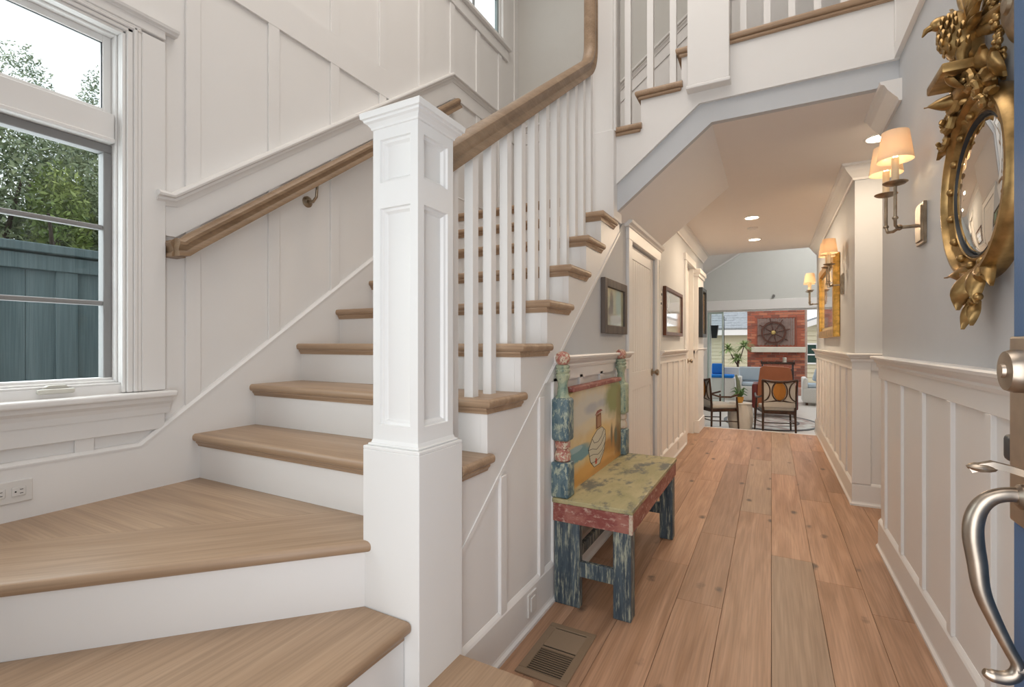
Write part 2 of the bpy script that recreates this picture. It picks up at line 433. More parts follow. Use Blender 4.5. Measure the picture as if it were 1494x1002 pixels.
# chair rail and wainscot on that wall following the upper flight
slope = 0.745
CS = -1.385
obj('wainscot_panel', MB().prism([(XF, 2.2), (XF, 3.04), (CS, 3.04), (-.35, 3.04 + slope * (-.35 - CS)), (3, 3.04 + slope * (-.35 - CS)), (3, 2.7), (-0.9, 2.7), (-0.9, 2.2)], 'y', 4.088, 4.101), WHITE, wall_back)
obj('rail_board', MB().prism([(XF, 3.03), (XF, 3.18), (CS, 3.18), (-.35, 3.18 + slope * (-.35 - CS)), (3, 3.18 + slope * (-.35 - CS)), (3, 3.03 + slope * (-.35 - CS)), (-.35, 3.03 + slope * (-.35 - CS)), (CS, 3.03)], 'y', 4.078, 4.09), WHITE, wall_back)
obj('rail_cap', MB().sweep([(3, 4.09, 3.18 + slope * (-.35 - CS)), (-.35, 4.09, 3.18 + slope * (-.35 - CS)), (CS, 4.09, 3.18), (XF + .05, 4.09, 3.18)], [(-q[0] - 0, q[1]) for q in capprof]), WHITE, wall_back, smooth=True)

# hall-left wall: under the stairs (Y 1.23..4.1) and beyond
str_low = lambda y: 0.493 + 0.765 * (y - 1.275)       # lower edge of the stringer face
T = XL - 0.1
mb = MB()
# blue triangle and full height wall beyond; opening for door_1 3.33..4.15 / 1.845 ; door_2 5.78..6.45 / 2.05
mb.prism([(1.2, 0), (3.33, 0), (3.33, 2.05), (3.05, 1.86), (1.2, .44)], 'x', T, XL)
mb.box(T, XL, 3.33, 4.15, 1.845, 2.02)
mb.box(T, XL, 4.15, 5.80, 0, 2.66)
mb.box(T, XL, 5.80, 6.46, 2.09, 2.66)
mb.box(T, XL, 6.46, YE, 0, 2.66)
mb.box(T, XL, 4.1, 4.25, 1.9, 2.66)
wall_hall = struct('wall_hall_left', mb, WALLB)


def molding_profile():
    return [(0, 0), (.028, 0), (.03, .012), (.018, .02), (.016, .035), (.008, .045), (0, .05)]


def wains(parent, X, side, y0, y1, zbase, ztop, batt, bw=.045, cap=True, base=True, cap_ext=0, top_rail=.115, cutlow=None, sign=1):
    """board and batten wainscot against plane X, room on `side` (+1 => +X)"""
    s_ = side
    def bx(n, a0, a1, ya, yb, za, zb, bev=.002):
        lo, hi = sorted((X + s_ * a0, X + s_ * a1))
        return obj(n, MB().box(lo, hi, ya, yb, za, zb, bev, 1), WHITE, parent)
    bx('wainscot_panel', -.001, .006, y0, y1, zbase - .01, ztop - .02, 0)
    bx('top_rail', 0, .018, y0, y1, ztop - top_rail, ztop - .02)
    for y in batt: bx('batten', 0, .018, y, y + bw, zbase, ztop - top_rail + .001)
    if cap:
        pr = [(0, -.062), (.024, -.062), (.028, -.05), (.026, -.042), (.038, -.03), (.041, -.02), (.055, -.016), (.058, -.006), (.054, 0), (0, 0)]
        pr = [(X + s_ * q[0], ztop + q[1]) for q in pr]
        obj('rail_cap', MB().prism(pr, 'y', y0 - cap_ext, y1 + cap_ext), WHITE, parent)


def baseboard(name, X, s_, y0, y1, h=.16, kind=True):
    pr = [(0, 0), (.03, 0), (.03, .012), (.022, .022), (.02, .03), (.02, h - .018), (.016, h - .01), (.008, h), (0, h)]
    m = MB().prism([(X + s_ * a, b) for a, b in pr], 'y', y0, y1)
    return struct(name, m, WHITE)


# under-stair wainscot (clipped by the stringer line)
ZW = 1.085
yc = 1.275 + (ZW - 0.493) / 0.765
obj('wainscot_panel', MB().prism([(1.2, .14), (3.24, .14), (3.24, ZW - .02), (yc - .02, ZW - .02), (1.2, str_low(1.2))], 'x', XL - .001, XL + .006), WHITE, wall_hall)
for y in (1.495, 1.825, 1.965, 2.30, 2.63, 2.96):
    obj('batten', MB().box(XL, XL + .018, y, y + (.045), .16, min(ZW - .1, str_low(y)), .002, 1), WHITE, wall_hall)
obj('top_rail', MB().prism([(yc - .16, ZW - .115), (3.24, ZW - .115), (3.24, ZW - .02), (yc - .03, ZW - .02)], 'x', XL, XL + .018), WHITE, wall_hall)
prc = [(0, -.062), (.024, -.062), (.028, -.05), (.026, -.042), (.038, -.03), (.041, -.02), (.055, -.016), (.058, -.006), (.054, 0), (0, 0)]
obj('rail_cap', MB().prism([(XL + q[0], ZW + q[1]) for q in prc], 'y', yc - .05, 3.24), WHITE, wall_hall)
wains(wall_hall, XL, 1, 4.29, 5.72, .15, 1.075, [4.36, 4.66, 4.96, 5.26, 5.56], .06)
wains(wall_hall, XL, 1, 6.46, YE, .15, 1.075, [6.62, 6.98, 7.28], .05)
baseboard('baseboard_stairs', XL, 1, 1.225, 3.235, .175)
baseboard('baseboard_hall_left', XL, 1, 4.295, 5.72, .16)
# pier at door_2's far side
obj('pier', MB().box(XL - .05, XL + .05, 6.50, 7.05, 0, 2.06, .003, 1), WHITE, wall_hall)
obj('pier_base', MB().box(XL - .05, XL + .062, 6.49, 7.06, 0, .16, .003, 1), WHITE, wall_hall)
obj('pier_cap', MB().box(XL - .05, XL + .085, 6.47, 7.08, 2.03, 2.09, .01, 2).box(XL - .05, XL + .066, 6.485, 7.065, 1.99, 2.035, .004, 1), WHITE, wall_hall)

# right walls
wall_right = struct('wall_right', MB().box(XR, XR + .14, -.06, 3.34, 0, 5.2), WALLB)
wains(wall_right, XR, -1, 0.0, 3.34, .16, 1.07, [.62, 1.0, 1.40, 1.775, 2.11, 2.455, 2.815, 3.175], .045, top_rail=.125)
baseboard('baseboard_right', XR, -1, 0.0, 3.34, .165)
obj('upper_board', MB().box(XR - .022, XR, 0.0, 2.95, 2.52, 5.2), WHITE, wall_right)
wr2 = struct('wall_hall_right', MB().box(XR2, XR2 + 1.0, 4.15, YE, 0, 2.66), WALLB)
wains(wr2, XR2, -1, 4.152, YE, .16, 1.07, [4.48, 4.86, 5.24, 5.62, 5.99, 6.36, 6.73, 7.10], .05, cap=False)
# end face of that wall (faces the entry): corner board, panel, cap, base
obj('corner_board', MB().box(XR2 - .0195, XR2 + .09, 4.128, 4.151, .155, 1.012, .002, 1), WHITE, wr2)
obj('wainscot_panel', MB().box(XR2, XR2 + 1.0, 4.143, 4.151, .1, 1.06), WHITE, wr2)
obj('top_rail', MB().box(XR2 + .091, XR2 + 1.0, 4.132, 4.151, .95, 1.05, .002, 1), WHITE, wr2)
struct('wall_passage', MB().box(1.5, 1.6, 3.2, 4.3, 0, 2.66).box(XR + .14, 1.6, 3.22, 3.34, 0, 2.66), WALLB)
# front wall, open doorway around the camera
struct('wall_front', MB().box(XF - .16, -.60, -.36, -.22, 0, 5.2).box(.40, .75, -.36, -.06, 0, 5.2).box(-.60, .40, -.36, -.22, 2.12, 5.2), WALLB)
# foyer ceiling
struct('ceiling_foyer', MB().box(-2.35, 3.0, -.36, 4.25, 5.2, 5.3), CEIL)
struct('wall_upper_right', MB().box(2.9, 3.0, 2.9, 4.25, 2.66, 5.2).box(XR + .14, 3.0, 2.86, 2.96, 2.66, 5.2), WALLB)
# hall ceiling
struct('ceiling', MB().box(-.30, 1.6, 2.986, YE, ZC, ZC + .06).box(XL - .02, -.30, 4.236, YE, ZC, ZC + .06), CEIL)
def corner_trim(name, prof, z0, parent=None):
    m = MB(); n = len(prof); R3 = []
    for f in (lambda a: (XR2 - a, YE), lambda a: (XR2 - a, 4.15 - a), lambda a: (XR2 + 1.0, 4.15 - a)):
        R3.append([m.bm.verts.new((*f(a), z0 + b)) for a, b in prof])
    for i in range(2):
        for k in range(n): m.bm.faces.new([R3[i][k], R3[i][(k + 1) % n], R3[i + 1][(k + 1) % n], R3[i + 1][k]])
    m.bm.faces.new(R3[0]); m.bm.faces.new(R3[-1])
    return obj(name, m, WHITE, parent) if parent else struct(name, m, WHITE)


corner_trim('baseboard_hall_right', [(0, 0), (.03, 0), (.03, .012), (.022, .022), (.02, .03), (.02, .142), (.016, .15), (.008, .16), (0, .16)], 0)
corner_trim('rail_cap', prc, 1.07, wr2)
# crown mouldings
cp = [(0, -.105), (.012, -.105), (.016, -.09), (.03, -.075), (.055, -.045), (.068, -.02), (.082, -.014), (.085, 0), (0, 0)]
def crown(name, X, s_, y0, y1): return struct(name, MB().prism([(X + s_ * a, ZC + b) for a, b in cp], 'y', y0, y1), WHITE, smooth=False)
crown('trim_1', XR, -1, 2.88, 3.34)
corner_trim('trim_2', cp, ZC)
crown('trim_3', XL, 1, 4.25, YE)

# upper flight: white fascia, drywall band, sloped soffit, second floor
fz = lambda x: 2.514 + .80 * (x + .363)
lo_pts = [(-1.02, fz(-1.02)), (-.363, 2.514), (XR, 2.517)]
top_pts = [(XR, 2.805), (-.46, 2.805), (-.46, 2.62), (-.695, 2.62), (-.695, 2.43), (-1.02, 2.43)]
fascia = struct('wall_stair_fascia', MB().prism(lo_pts + top_pts, 'y', 2.925, 2.95), WHITE)
bz = lambda x: ZC + .80 * (x + .30)
obj('drywall_band', MB().prism([(XL - .1, bz(XL - .1)), (-.30, ZC), (XR, ZC), (XR, 2.75), (-.3, 2.75), (XL - .1, fz(XL - .1) + .1)], 'y', 2.945, 2.985), WALLB, fascia)
struct('ceiling_stair_soffit', MB().prism([(XL - .1, bz(XL - .1)), (-.30, ZC), (-.30, ZC + .05), (XL - .1, bz(XL - .1) + .06)], 'y', 2.986, 4.235), SOFF)
struct('floor_upper', MB().box(-.45, 3.0, 2.95, 4.1, 2.70, 2.82), WHITE)
obj('half_newel', MB().box(XR - .024, XR + .03, 2.885, 2.93, 2.58, 4.2, .003, 1), WHITE, fascia)

# ============================================================ STAIRCASE
st = thing('staircase', 'white staircase with pale brown oak treads, three turning steps and a landing', 'staircase', (-1.5, 1.2, 0))


def nosed(poly, z, th=.032, mat=OAK, noses=(), cove=True, name='tread'):
    """tread slab from a plan polygon; noses = indices of edges (i -> i+1) rounded over"""
    m = MB()
    bm = m.bm
    A = [bm.verts.new((x, y, z - th)) for x, y in poly]; B = [bm.verts.new((x, y, z)) for x, y in poly]
    n = len(poly); fa = bm.faces.new(A[::-1]); fb = bm.faces.new(B); sel = []
    for i in range(n):
        f = bm.faces.new([A[i], A[(i + 1) % n], B[(i + 1) % n], B[i]])
        if i in noses:
            for e in f.edges:
                if abs(e.verts[0].co.z - e.verts[1].co.z) < 1e-6: sel.append(e)
    if sel: bmesh.ops.bevel(bm, geom=sel, offset=th * .42, segments=4, affect='EDGES', profile=0.5)
    t = obj(name, m, mat, st, smooth=True)
    return t


def cove(pts, z, parent):
    """little moulding under a nosing, pts = plan path on the riser face, outward on the left"""
    return obj('cove_moulding', MB().sweep([(x, y, z) for x, y in pts], [(-.002, 0), (.016, 0), (.016, -.006), (.008, -.016), (.006, -.022), (-.002, -.022)]), parent.data.materials[0], parent)


ZT = .032
# step 1: a wide starting step at floor level
t = nosed([(-1.9, -.21), (-.585, -.21), (-.585, 1.216), (-.842, 1.216), (-.842, 1.0), (-1.9, 1.0)], R, mat=OAKY, noses=(0, 1))
cove([(-.61, 1.216), (-.61, -.2)], R - ZT, t)
obj('riser', MB().box(-.635, -.61, -.2, 1.19, 0, R - ZT), WHITE, st)
obj('riser', MB().box(-.836, -.61, 1.17, 1.19, 0, R - ZT), WHITE, st)
# step 2: nosing runs along Y, back edge follows the 45 degree winder riser
C45 = [(-1.045, 1.02), (XF + .02, -.11)]
t = nosed([(-.862, -.21), (-.862, 1.018), (-1.05, 1.018), (XF + .02, -.12), (XF + .02, -.21)], 2 * R, mat=OAKY, noses=(0,))
cove([(-.888, 1.018), (-.888, -.2)], 2 * R - ZT, t)
obj('riser', MB().box(-.913, -.888, -.2, 1.018, R, 2 * R - ZT), WHITE, st)
# step 3: the 45 degree winder
d = Vector((-1.0, -1.0, 0)).normalized()
nosed([(-1.2712, 1.18), (XF + .02, 1.18), (XF + .02, .3108)], 3 * R, mat=OAK)
t = nosed([(-.992, 1.043), (-1.03, 1.06), (-1.03, 1.18), (-1.27, 1.18), (XF + .02, .31), (XF + .02, -.135)], 3 * R, mat=OAK45, noses=(5, 0))
cove([(-1.035, 1.03), (XF + .02, -.10)], 3 * R - ZT, t)
obj('riser', MB().prism([(-1.035, 1.02), (XF + .02, -.105), (XF + .02, -.07), (-1.035, 1.055)], 'z', 2 * R, 3 * R - ZT), WHITE, st)
# straight flight 4..10, landing 11
XT = -.835
for i in range(4, 11):
    y = ry(i); ov = .03
    t = nosed([(XF + .018, y - ov), (XT, y - ov), (XT, y + RUN + .008), (XF + .018, y + RUN + .008)], i * R, noses=(0, 1)) if i > 4 else \
        nosed([(XF + .018, y - ov), (-1.04, y - ov), (-1.04, y + .068), (XT, y + .068), (XT, y + RUN + .008), (XF + .018, y + RUN + .008)], i * R, noses=(0, 3))
    if i > 4: cove([(XF + .02, y), (XL + .01, y), (XL + .01, y + RUN - .01)], i * R - ZT, t)
    else: cove([(XF + .02, y), (-1.04, y)], i * R - ZT, t); cove([(XL + .01, y + .075), (XL + .01, y + RUN - .01)], i * R - ZT, t)
    obj('riser', MB().box(XF + .018, XL - .0205, y, y + .02, (i - 1) * R, i * R - ZT), WHITE, st)
y = ry(11)
t = nosed([(XF + .018, y - .03), (-1.03, y - .03), (-1.03, 4.1), (XF + .018, 4.1)], 11 * R, noses=(0,), name='landing_board')
cove([(XF + .02, y), (-1.03, y)], 11 * R - ZT, t)
obj('riser', MB().box(XF + .018, XL - .0205, y, y + .02, 10 * R, 11 * R - ZT), WHITE, st)
# stringer face to the hall
sp = [(1.2, str_low(1.2))]
sp += [(3.05, str_low(3.05)), (3.05, 11 * R - ZT), (ry(11), 11 * R - ZT)]
for i in range(10, 3, -1):
    sp += [(ry(i + 1), i * R - ZT), (ry(i), i * R - ZT)]
sp[-1] = (1.2, 4 * R - ZT)
stringer = obj('stringer', MB().prism(sp, 'x', XL - .02, XL + .008), WHITE, st)
obj('stringer_edge', MB().prism([(1.2, str_low(1.2) - .012), (3.05, str_low(3.05) - .012), (3.05, str_low(3.05) + .01), (1.2, str_low(1.2) + .01)], 'x', XL, XL + .012), WHITE, st)
# upper flight 12..15 going +X
ux = {12: -1.165, 13: -.93, 14: -.695, 15: -.46}
for i in (12, 13, 14):
    x = ux[i]
    t = nosed([(x - .03, 2.895), (x + .243, 2.895), (x + .243, 4.1), (x - .03, 4.1)], i * R, mat=OAKY, noses=(0, 3))
    obj('cove_moulding', MB().box(x - .012, x + .235, 2.908, 2.926, i * R - ZT - .02, i * R - ZT, .005, 1), OAK, t)
    obj('riser', MB().box(x, x + .02, 2.95, 4.1, (i - 1) * R, i * R - ZT), WHITE, st)
x = ux[15]
t = nosed([(x - .03, 2.895), (XR, 2.895), (XR, 4.1), (x - .03, 4.1)], 15 * R, mat=OAK, noses=(0, 3), name='landing_board')
obj('cove_moulding', MB().box(x - .012, XR, 2.908, 2.926, 15 * R - ZT - .02, 15 * R - ZT, .005, 1), OAK, t)
obj('riser', MB().box(x, x + .02, 2.95, 4.1, 14 * R, 15 * R - ZT), WHITE, st)

# ============================================================ NEWEL POST
nx, ny = -.941, 1.125
nw = thing('newel_post', 'thick white square newel post with recessed panels and moulded cap at the stair foot', 'newel post', (nx, ny, 0))
b_ = .1035; s_ = .083
obj('base', MB().box(nx - b_, nx + b_, ny - b_, ny + b_, 0, .835, .002, 1), WHITEP, nw)
bm_ = MB()
for (h0, h1, z0, z1) in [(b_, .094, .835, .845), (.094, .088, .845, .852)]:
    bm_.box(nx - h0, nx + h0, ny - h0, ny + h0, z0, z1, .002, 1)
bm_.lathe([(.001, .85), (.088 * 1.414, .85), (.084 * 1.414, .862), (.001, .862)], (nx, ny, 0), 4, M=Matrix.Rotation(PI / 4, 4, 'Z'))
obj('base_moulding', bm_, WHITEP, nw)
# shaft: core + stiles and rails leaving recessed panels
sh = MB(); core = s_ - .018; e_ = .056
for a in (-1, 1):
    for b in (-1, 1):
        xa, xb = sorted((nx + a * e_, nx + a * s_)); ya, yb = sorted((ny + b * e_, ny + b * s_))
        sh.box(xa, xb, ya, yb, .862, 1.78)
for z0, z1 in ((.862, .905), (1.53, 1.603), (1.728, 1.78)):
    sh.box(nx - e_, nx + e_, ny - s_, ny + s_, z0, z1)
    sh.box(nx - s_, nx - e_, ny - e_, ny + e_, z0, z1); sh.box(nx + e_, nx + s_, ny - e_, ny + e_, z0, z1)
for z0, z1 in ((.905, 1.53), (1.603, 1.728)): sh.box(nx - core + .0005, nx + core - .0005, ny - core + .0005, ny + core - .0005, z0, z1)
sh_o = obj('shaft', sh, WHITEP, nw)


def panel(ax, sg, z0, z1):
    m = MB(); w_ = .056
    # sloped sticking around a recessed field
    lv = [(w_, 0, s_ - .0005), (w_ - .002, .002, s_ - .007), (w_ - .009, .009, s_ - .009), (w_ - .014, .014, s_ - .016), (w_ - .016, .016, s_ - .0175)]
    rings = []
    for (wu, ins, dep) in lv:
        ring = []
        for (u, z) in [(-wu, z0 + ins), (wu, z0 + ins), (wu, z1 - ins), (-wu, z1 - ins)]:
            p = (nx + dep * sg, ny + u, z) if ax == 'x' else (nx + u, ny + dep * sg, z)
            ring.append(m.bm.verts.new(p))
        rings.append(ring)
    for i in range(4):
        for k in range(4): m.bm.faces.new([rings[i][k], rings[i][(k + 1) % 4], rings[i + 1][(k + 1) % 4], rings[i + 1][k]])
    m.bm.faces.new(rings[-1])
    o = obj('panel', m, WHITEP, nw)


for (ax, sg) in [('x', 1), ('x', -1), ('y', 1), ('y', -1)]:
    panel(ax, sg, .905, 1.53); panel(ax, sg, 1.603, 1.728)
cap = MB()
prof = [(s_ - .001, 1.755), (s_ + .004, 1.757), (s_ + .005, 1.763), (s_ + .012, 1.772), (s_ + .019, 1.776), (s_ + .020, 1.782), (s_ + .026, 1.784), (s_ + .028, 1.800), (s_ + .025, 1.803)]
cap.lathe([(q[0] * 1.41421, q[1] + .004) for q in prof] + [(.002, 1.812)], (nx, ny, 0), 4, M=Matrix.Rotation(PI / 4, 4, 'Z'))
obj('cap', cap, WHITEP, nw)

# ============================================================ STAIR RAILING
rl = thing('stair_railing', 'oak handrail on white square balusters climbing from the newel post to the upper post', 'railing', (-.95, 1.3, .76))
XB = -.943
rz = lambda y: 1.738 + .722 * (y - 1.34)         # underside of handrail
rp = [(-.030, 0), (.030, 0), (.030, .014), (.022, .026), (.024, .040), (.034, .052), (.035, .066), (.026, .078), (.010, .084), (-.010, .084), (-.026, .078), (-.035, .066), (-.034, .052), (-.024, .040), (-.022, .026), (-.030, .014)]
ys = [1.205, 1.26, 2.66]
path = [(XB, y, rz(y)) for y in ys]
# easing up into the vertical gooseneck in front of the upper post
yv = 2.80
cx_, cz_ = 2.66, rz(2.66)
th0 = math.atan(.722)
Rr = .13
p0 = Vector((XB, 2.66, cz_)); cur = p0.copy(); ang = th0; steps = 8
L = []
dA = (PI / 2 - th0) / steps
for k in range(steps):
    ang += dA; cur = cur + Vector((0, math.cos(ang - dA / 2), math.sin(ang - dA / 2))) * (.032); L.append(cur.copy())
path += [tuple(v) for v in L]
path += [(XB, cur.y, cur.z + .3), (XB, cur.y, 4.35)]
m = MB(); rings = []
for i, p in enumerate([Vector(q) for q in path]):
    P_ = [Vector(q) for q in path]
    t = (P_[min(i + 1, len(P_) - 1)] - P_[max(i - 1, 0)]).normalized()
    nrm = Vector((0, -t.z, t.y))
    rings.append([m.bm.verts.new(p + Vector((q[0], 0, 0)) + nrm * q[1]) for q in rp])
for i in range(len(rings) - 1):
    for k in range(len(rp)): m.bm.faces.new([rings[i][k], rings[i][(k + 1) % len(rp)], rings[i + 1][(k + 1) % len(rp)], rings[i + 1][k]])
m.bm.faces.new(rings[0]); m.bm.faces.new(rings[-1])
obj('handrail', m, RAIL, rl, smooth=True)
for k in range(-1, 11):
    y = 1.44 + .1255 * k
    i = 4 + int((y - 1.166) / RUN + 1e-6)
    zt = i * R if y < ry(11) - .03 else 11 * R
    if y + .019 > 2.86: continue
    q = .018
    mm = MB().prism([(y - q, zt), (y + q, zt), (y + q, rz(y + q) + .006), (y - q, rz(y - q) + .006)], 'x', XB - q, XB + q)
    obj('baluster', mm, WHITE, rl)

up = thing('stair_post', 'tall plain white square post where the stair turns, with the handrail running up its face', 'newel post', (-.94, 2.955, 1.9))
obj('shaft', MB().box(-1.027, -.853, 2.872, 3.046, 1.905, 4.6, .003, 1), WHITE, up)
obj('base', MB().box(-1.032, -.845, 2.866, 3.046, 1.905, 2.445, .003, 1), WHITE, up)
obj('edge_strip', MB().box(-.853, -.838, 2.885, 2.92, 2.445, 4.6, .002, 1), WHITE, up)

gr = thing('landing_railing', 'white square balusters on the upper flight and landing between two wide posts', 'railing', (-.5, 2.95, 2.47))
for x, zb in [(-.765, 13), (-.633, 13.0), (-.503, 14)]:
    pass
for x, zb in [(-.775, 13), (-.64, 14), (-.508, 14)]:
    obj('baluster', MB().box(x - .018, x + .018, 2.925, 2.961, zb * R, 4.4), WHITE, gr)
for k in range(6):
    x = -.137 + .116 * k
    obj('baluster', MB().box(x - .016, x + .016, 2.95, 2.982, 15 * R, 3.95), WHITE, gr)
obj('handrail', MB().box(-.2, XR, 2.935, 2.997, 3.94, 4.0, .01, 2), RAIL, gr)
dn = thing('hanging_newel', 'wide white square post hanging over the stair fascia at the upper landing', 'newel post', (-.31, 2.94, 2.6))
obj('shaft', MB().box(-.420, -.203, 2.868, 3.06, 2.60, 4.4, .003, 1), WHITE, dn)
obj('drop', MB().box(-.428, -.196, 2.862, 2.94, 2.578, 2.60, .006, 2), WHITE, dn)

# wall handrail
wh = thing('wall_handrail', 'oak handrail on brass bracket along the white panelled wall', 'handrail', (-2.08, 1.02, 1.5))
hp = [(q[0] * .95, q[1] * .85) for q in rp]
xh = -2.085
m = MB(); rings = []
hpath = [Vector((xh, 1.045, 1.488)), Vector((xh, 1.085, 1.492)), Vector((xh, 1.12, 1.52)), Vector((xh, 3.02, 2.925))]
for i, p in enumerate(hpath):
    t = (hpath[min(i + 1, 3)] - hpath[max(i - 1, 0)]).normalized(); nrm = Vector((0, -t.z, t.y))
    if i == 0: nrm = Vector((0, 0, 1))
    rings.append([m.bm.verts.new(p + Vector((q[0], 0, 0)) + nrm * q[1]) for q in hp])
for i in range(3):
    for k in range(len(hp)): m.bm.faces.new([rings[i][k], rings[i][(k + 1) % len(hp)], rings[i + 1][(k + 1) % len(hp)], rings[i + 1][k]])
m.bm.faces.new(rings[0]); m.bm.faces.new(rings[-1])
obj('rail_return', MB().prism([(1.062 + q[0] * .9, 1.488 + q[1]) for q in hp], 'x', XF, xh - .012), RAIL, wh, smooth=True)
obj('rail', m, RAIL, wh, smooth=True)
for yb in (1.72, 2.80):
    zb = 1.52 + (yb - 1.12) * .7395
    bk = MB(); bk.tube([(XF + .012, yb, zb - .075), (XF + .045, yb, zb - .08), (xh - .005, yb, zb - .06), (xh, yb, zb - .02), (xh, yb, zb + .0)], [.009, .008, .007, .007, .008], 10)
    br = obj('bracket', bk, BRONZE, wh, smooth=True)
    obj('rosette', MB().lathe([(.03, 0), (.03, .004), (.024, .008), (.012, .012), (.011, .02), (.0, .02)], (XF, yb, zb - .075), 20, 'x'), BRONZE, br, smooth=True)

# ============================================================ WINDOW 1
w1 = sempty('window_1', (XF, .4, WZ0))
GX = XF - .075


def ring_frame(name, x0, x1, y0, y1, z0, z1, wd, mat, parent, bev=.002):
    mb = MB().box(x0, x1, y0, y0 + wd, z0, z1, bev, 1).box(x0, x1, y1 - wd, y1, z0, z1, bev, 1).box(x0, x1, y0 + wd, y1 - wd, z0, z0 + wd, bev, 1).box(x0, x1, y0 + wd, y1 - wd, z1 - wd, z1, bev, 1)
    return obj(name, mb, mat, parent)


# outer frame stepped
ring_frame('frame', XF - .12, XF - .01, WY0, WY1, WZ0, WZ1, .008, WHITE, w1)
ring_frame('frame', XF - .12, XF - .035, WY0 + .008, WY1 - .008, WZ0 + .008, WZ1 - .008, .008, WHITE, w1)
obj('mullion', MB().box(XF - .12, XF - .03, WY0 + .02, WY1 - .02, 1.912, 2.006, .002, 1), WHITE, w1)
obj('mullion_bead', MB().box(XF - .12, XF - .018, WY0 + .02, WY1 - .02, 1.896, 1.912, .004, 1), WHITE, w1)
# grey sash
s0y, s1y, s0z, s1z = WY0 + .03, .889, 1.003, 1.896
obj('sash', MB().box(GX - .03, GX + .015, s0y, s1y, s1z - .032, s1z, .003, 1).box(GX - .03, GX + .015, s1y - .026, s1y, s0z, s1z - .032, .003, 1)
    .box(GX - .03, GX + .015, s0y, s0y + .034, s0z, s1z - .032, .003, 1), SASH, w1)
obj('sash_bottom_rail', MB().box(GX - .03, GX + .02, s0y, s1y, s0z - .012, s0z + .008, .002, 1), WHITE, w1)
for z in (1.578, 1.292):
    obj('muntin', MB().box(GX - .012, GX + .012, s0y + .034, s1y - .026, z - .009, z + .009, .005, 2), SASH, w1)
obj('glass_pane', MB().box(GX - .004, GX, s0y + .03, s1y - .024, s0z, s1z - .03), GLASS, w1)
# transom
ring_frame('transom_sash', GX - .02, GX + .01, WY0 + .028, .889, 2.004, WZ1 - .015, .026, WHITE, w1)
obj('glass_pane', MB().box(GX - .004, GX, WY0 + .05, .864, 2.028, WZ1 - .038), GLASS, w1)
ring_frame('glazing_bead', GX - .003, GX + .003, WY0 + .052, .863, 2.029, WZ1 - .040, .003, BLACKM, w1, 0)
# casing
def stepcase(y0, y1, z0, z1):
    m = MB()
    m.box(XF, XF + .02, y0, y1, z0, z1, .002, 1); return m
cs = MB()
for a, b_, t_ in [(.893, .905, .012), (.905, .925, .020), (.925, .938, .026), (.938, .952, .022), (.952, 1.035, .024)]:
    cs.box(XF - .002, XF + t_, a, b_, .955, 2.345, .003, 1)
obj('casing', cs, WHITE, w1)
obj('casing', MB().box(XF - .002, XF + .022, -.26, WY0 + .01, .955, 2.30, .003, 1), WHITE, w1)
ch = MB()
for z0, z1, t_ in [(2.308, 2.320, .012), (2.320, 2.335, .02), (2.335, 2.345, .026), (2.345, 2.355, .022), (2.355, 2.392, .024)]:
    ch.box(XF - .002, XF + t_, -.26, (.952 if z0 < 2.35 else 1.035), z0, z1, .003, 1)
obj('head_casing', ch, WHITE, w1)
obj('head_cap', MB().prism([(XF, 2.388), (XF + .026, 2.388), (XF + .029, 2.394), (XF + .038, 2.398), (XF + .041, 2.408), (XF, 2.408)], 'y', -.3, 1.078), WHITE, w1)
obj('stool', MB().box(XF - .1, XF + .062, -.29, 1.062, .928, .953, .008, 3), WHITE, w1)
obj('apron', MB().prism([(XF, .862), (XF + .022, .862), (XF + .024, .885), (XF + .03, .9), (XF + .042, .912), (XF + .045, .928), (XF, .928)], 'y', -.27, 1.05), WHITE, w1)
obj('apron_board', MB().box(XF - .001, XF + .018, -.26, 1.035, .80, .87, .003, 1), WHITE, w1)
obj('crank_handle', MB().box(XF - .04, XF + .012, .655, .755, .968, .985, .006, 2).prism([(.665, .982), (.745, .982), (.735, .996), (.69, .996)], 'x', XF - .03, XF - .005), paint('crank_cover_cream', (.62, .60, .53), .4, 0, .02), w1, smooth=True)
obj('lower_liner', MB().box(XF - .12, XF - .02, WY0 + .02, WY1 - .02, .955, .992, .002, 1), WHITE, w1)

# WINDOW 2 (high)
w2 = sempty('window_2', (XF, 3.1, 3.9))
ring_frame('frame', XF - .05, XF - .005, VY0, VY1, VZ0, VZ1, .02, WHITE, w2)
ring_frame('sash', XF - .045, XF - .02, VY0 + .02, VY1 - .02, VZ0 + .02, VZ1 - .02, .03, paint('teal_grey_sash', (.30, .37, .38), .5, 0, .03), w2)
for z in (4.25, 4.6): obj('muntin', MB().box(XF - .04, XF - .025, VY0 + .05, VY1 - .05, z - .008, z + .008), SASH, w2)
for y in (3.0, 3.38): obj('muntin', MB().box(XF - .04, XF - .025, y - .008, y + .008, VZ0 + .05, VZ1 - .05), SASH, w2)
obj('glass_pane', MB().box(XF - .035, XF - .031, VY0 + .04, VY1 - .04, VZ0 + .04, VZ1 - .04), GLASS, w2)
obj('casing', MB().box(XF - .002, XF + .022, VY1 - .01, VY1 + .09, 3.84, 5.05, .003, 1).box(XF - .002, XF + .022, VY0 - .09, VY0 + .01, 3.84, 5.05, .003, 1), WHITE, w2)
obj('stool', MB().box(XF - .1, XF + .05, VY0 - .12, VY1 + .12, 3.84, 3.87, .006, 2), WHITE, w2)
obj('apron', MB().box(XF - .002, XF + .02, VY0 - .1, VY1 + .1, 3.745, 3.84, .003, 1), WHITE, w2)

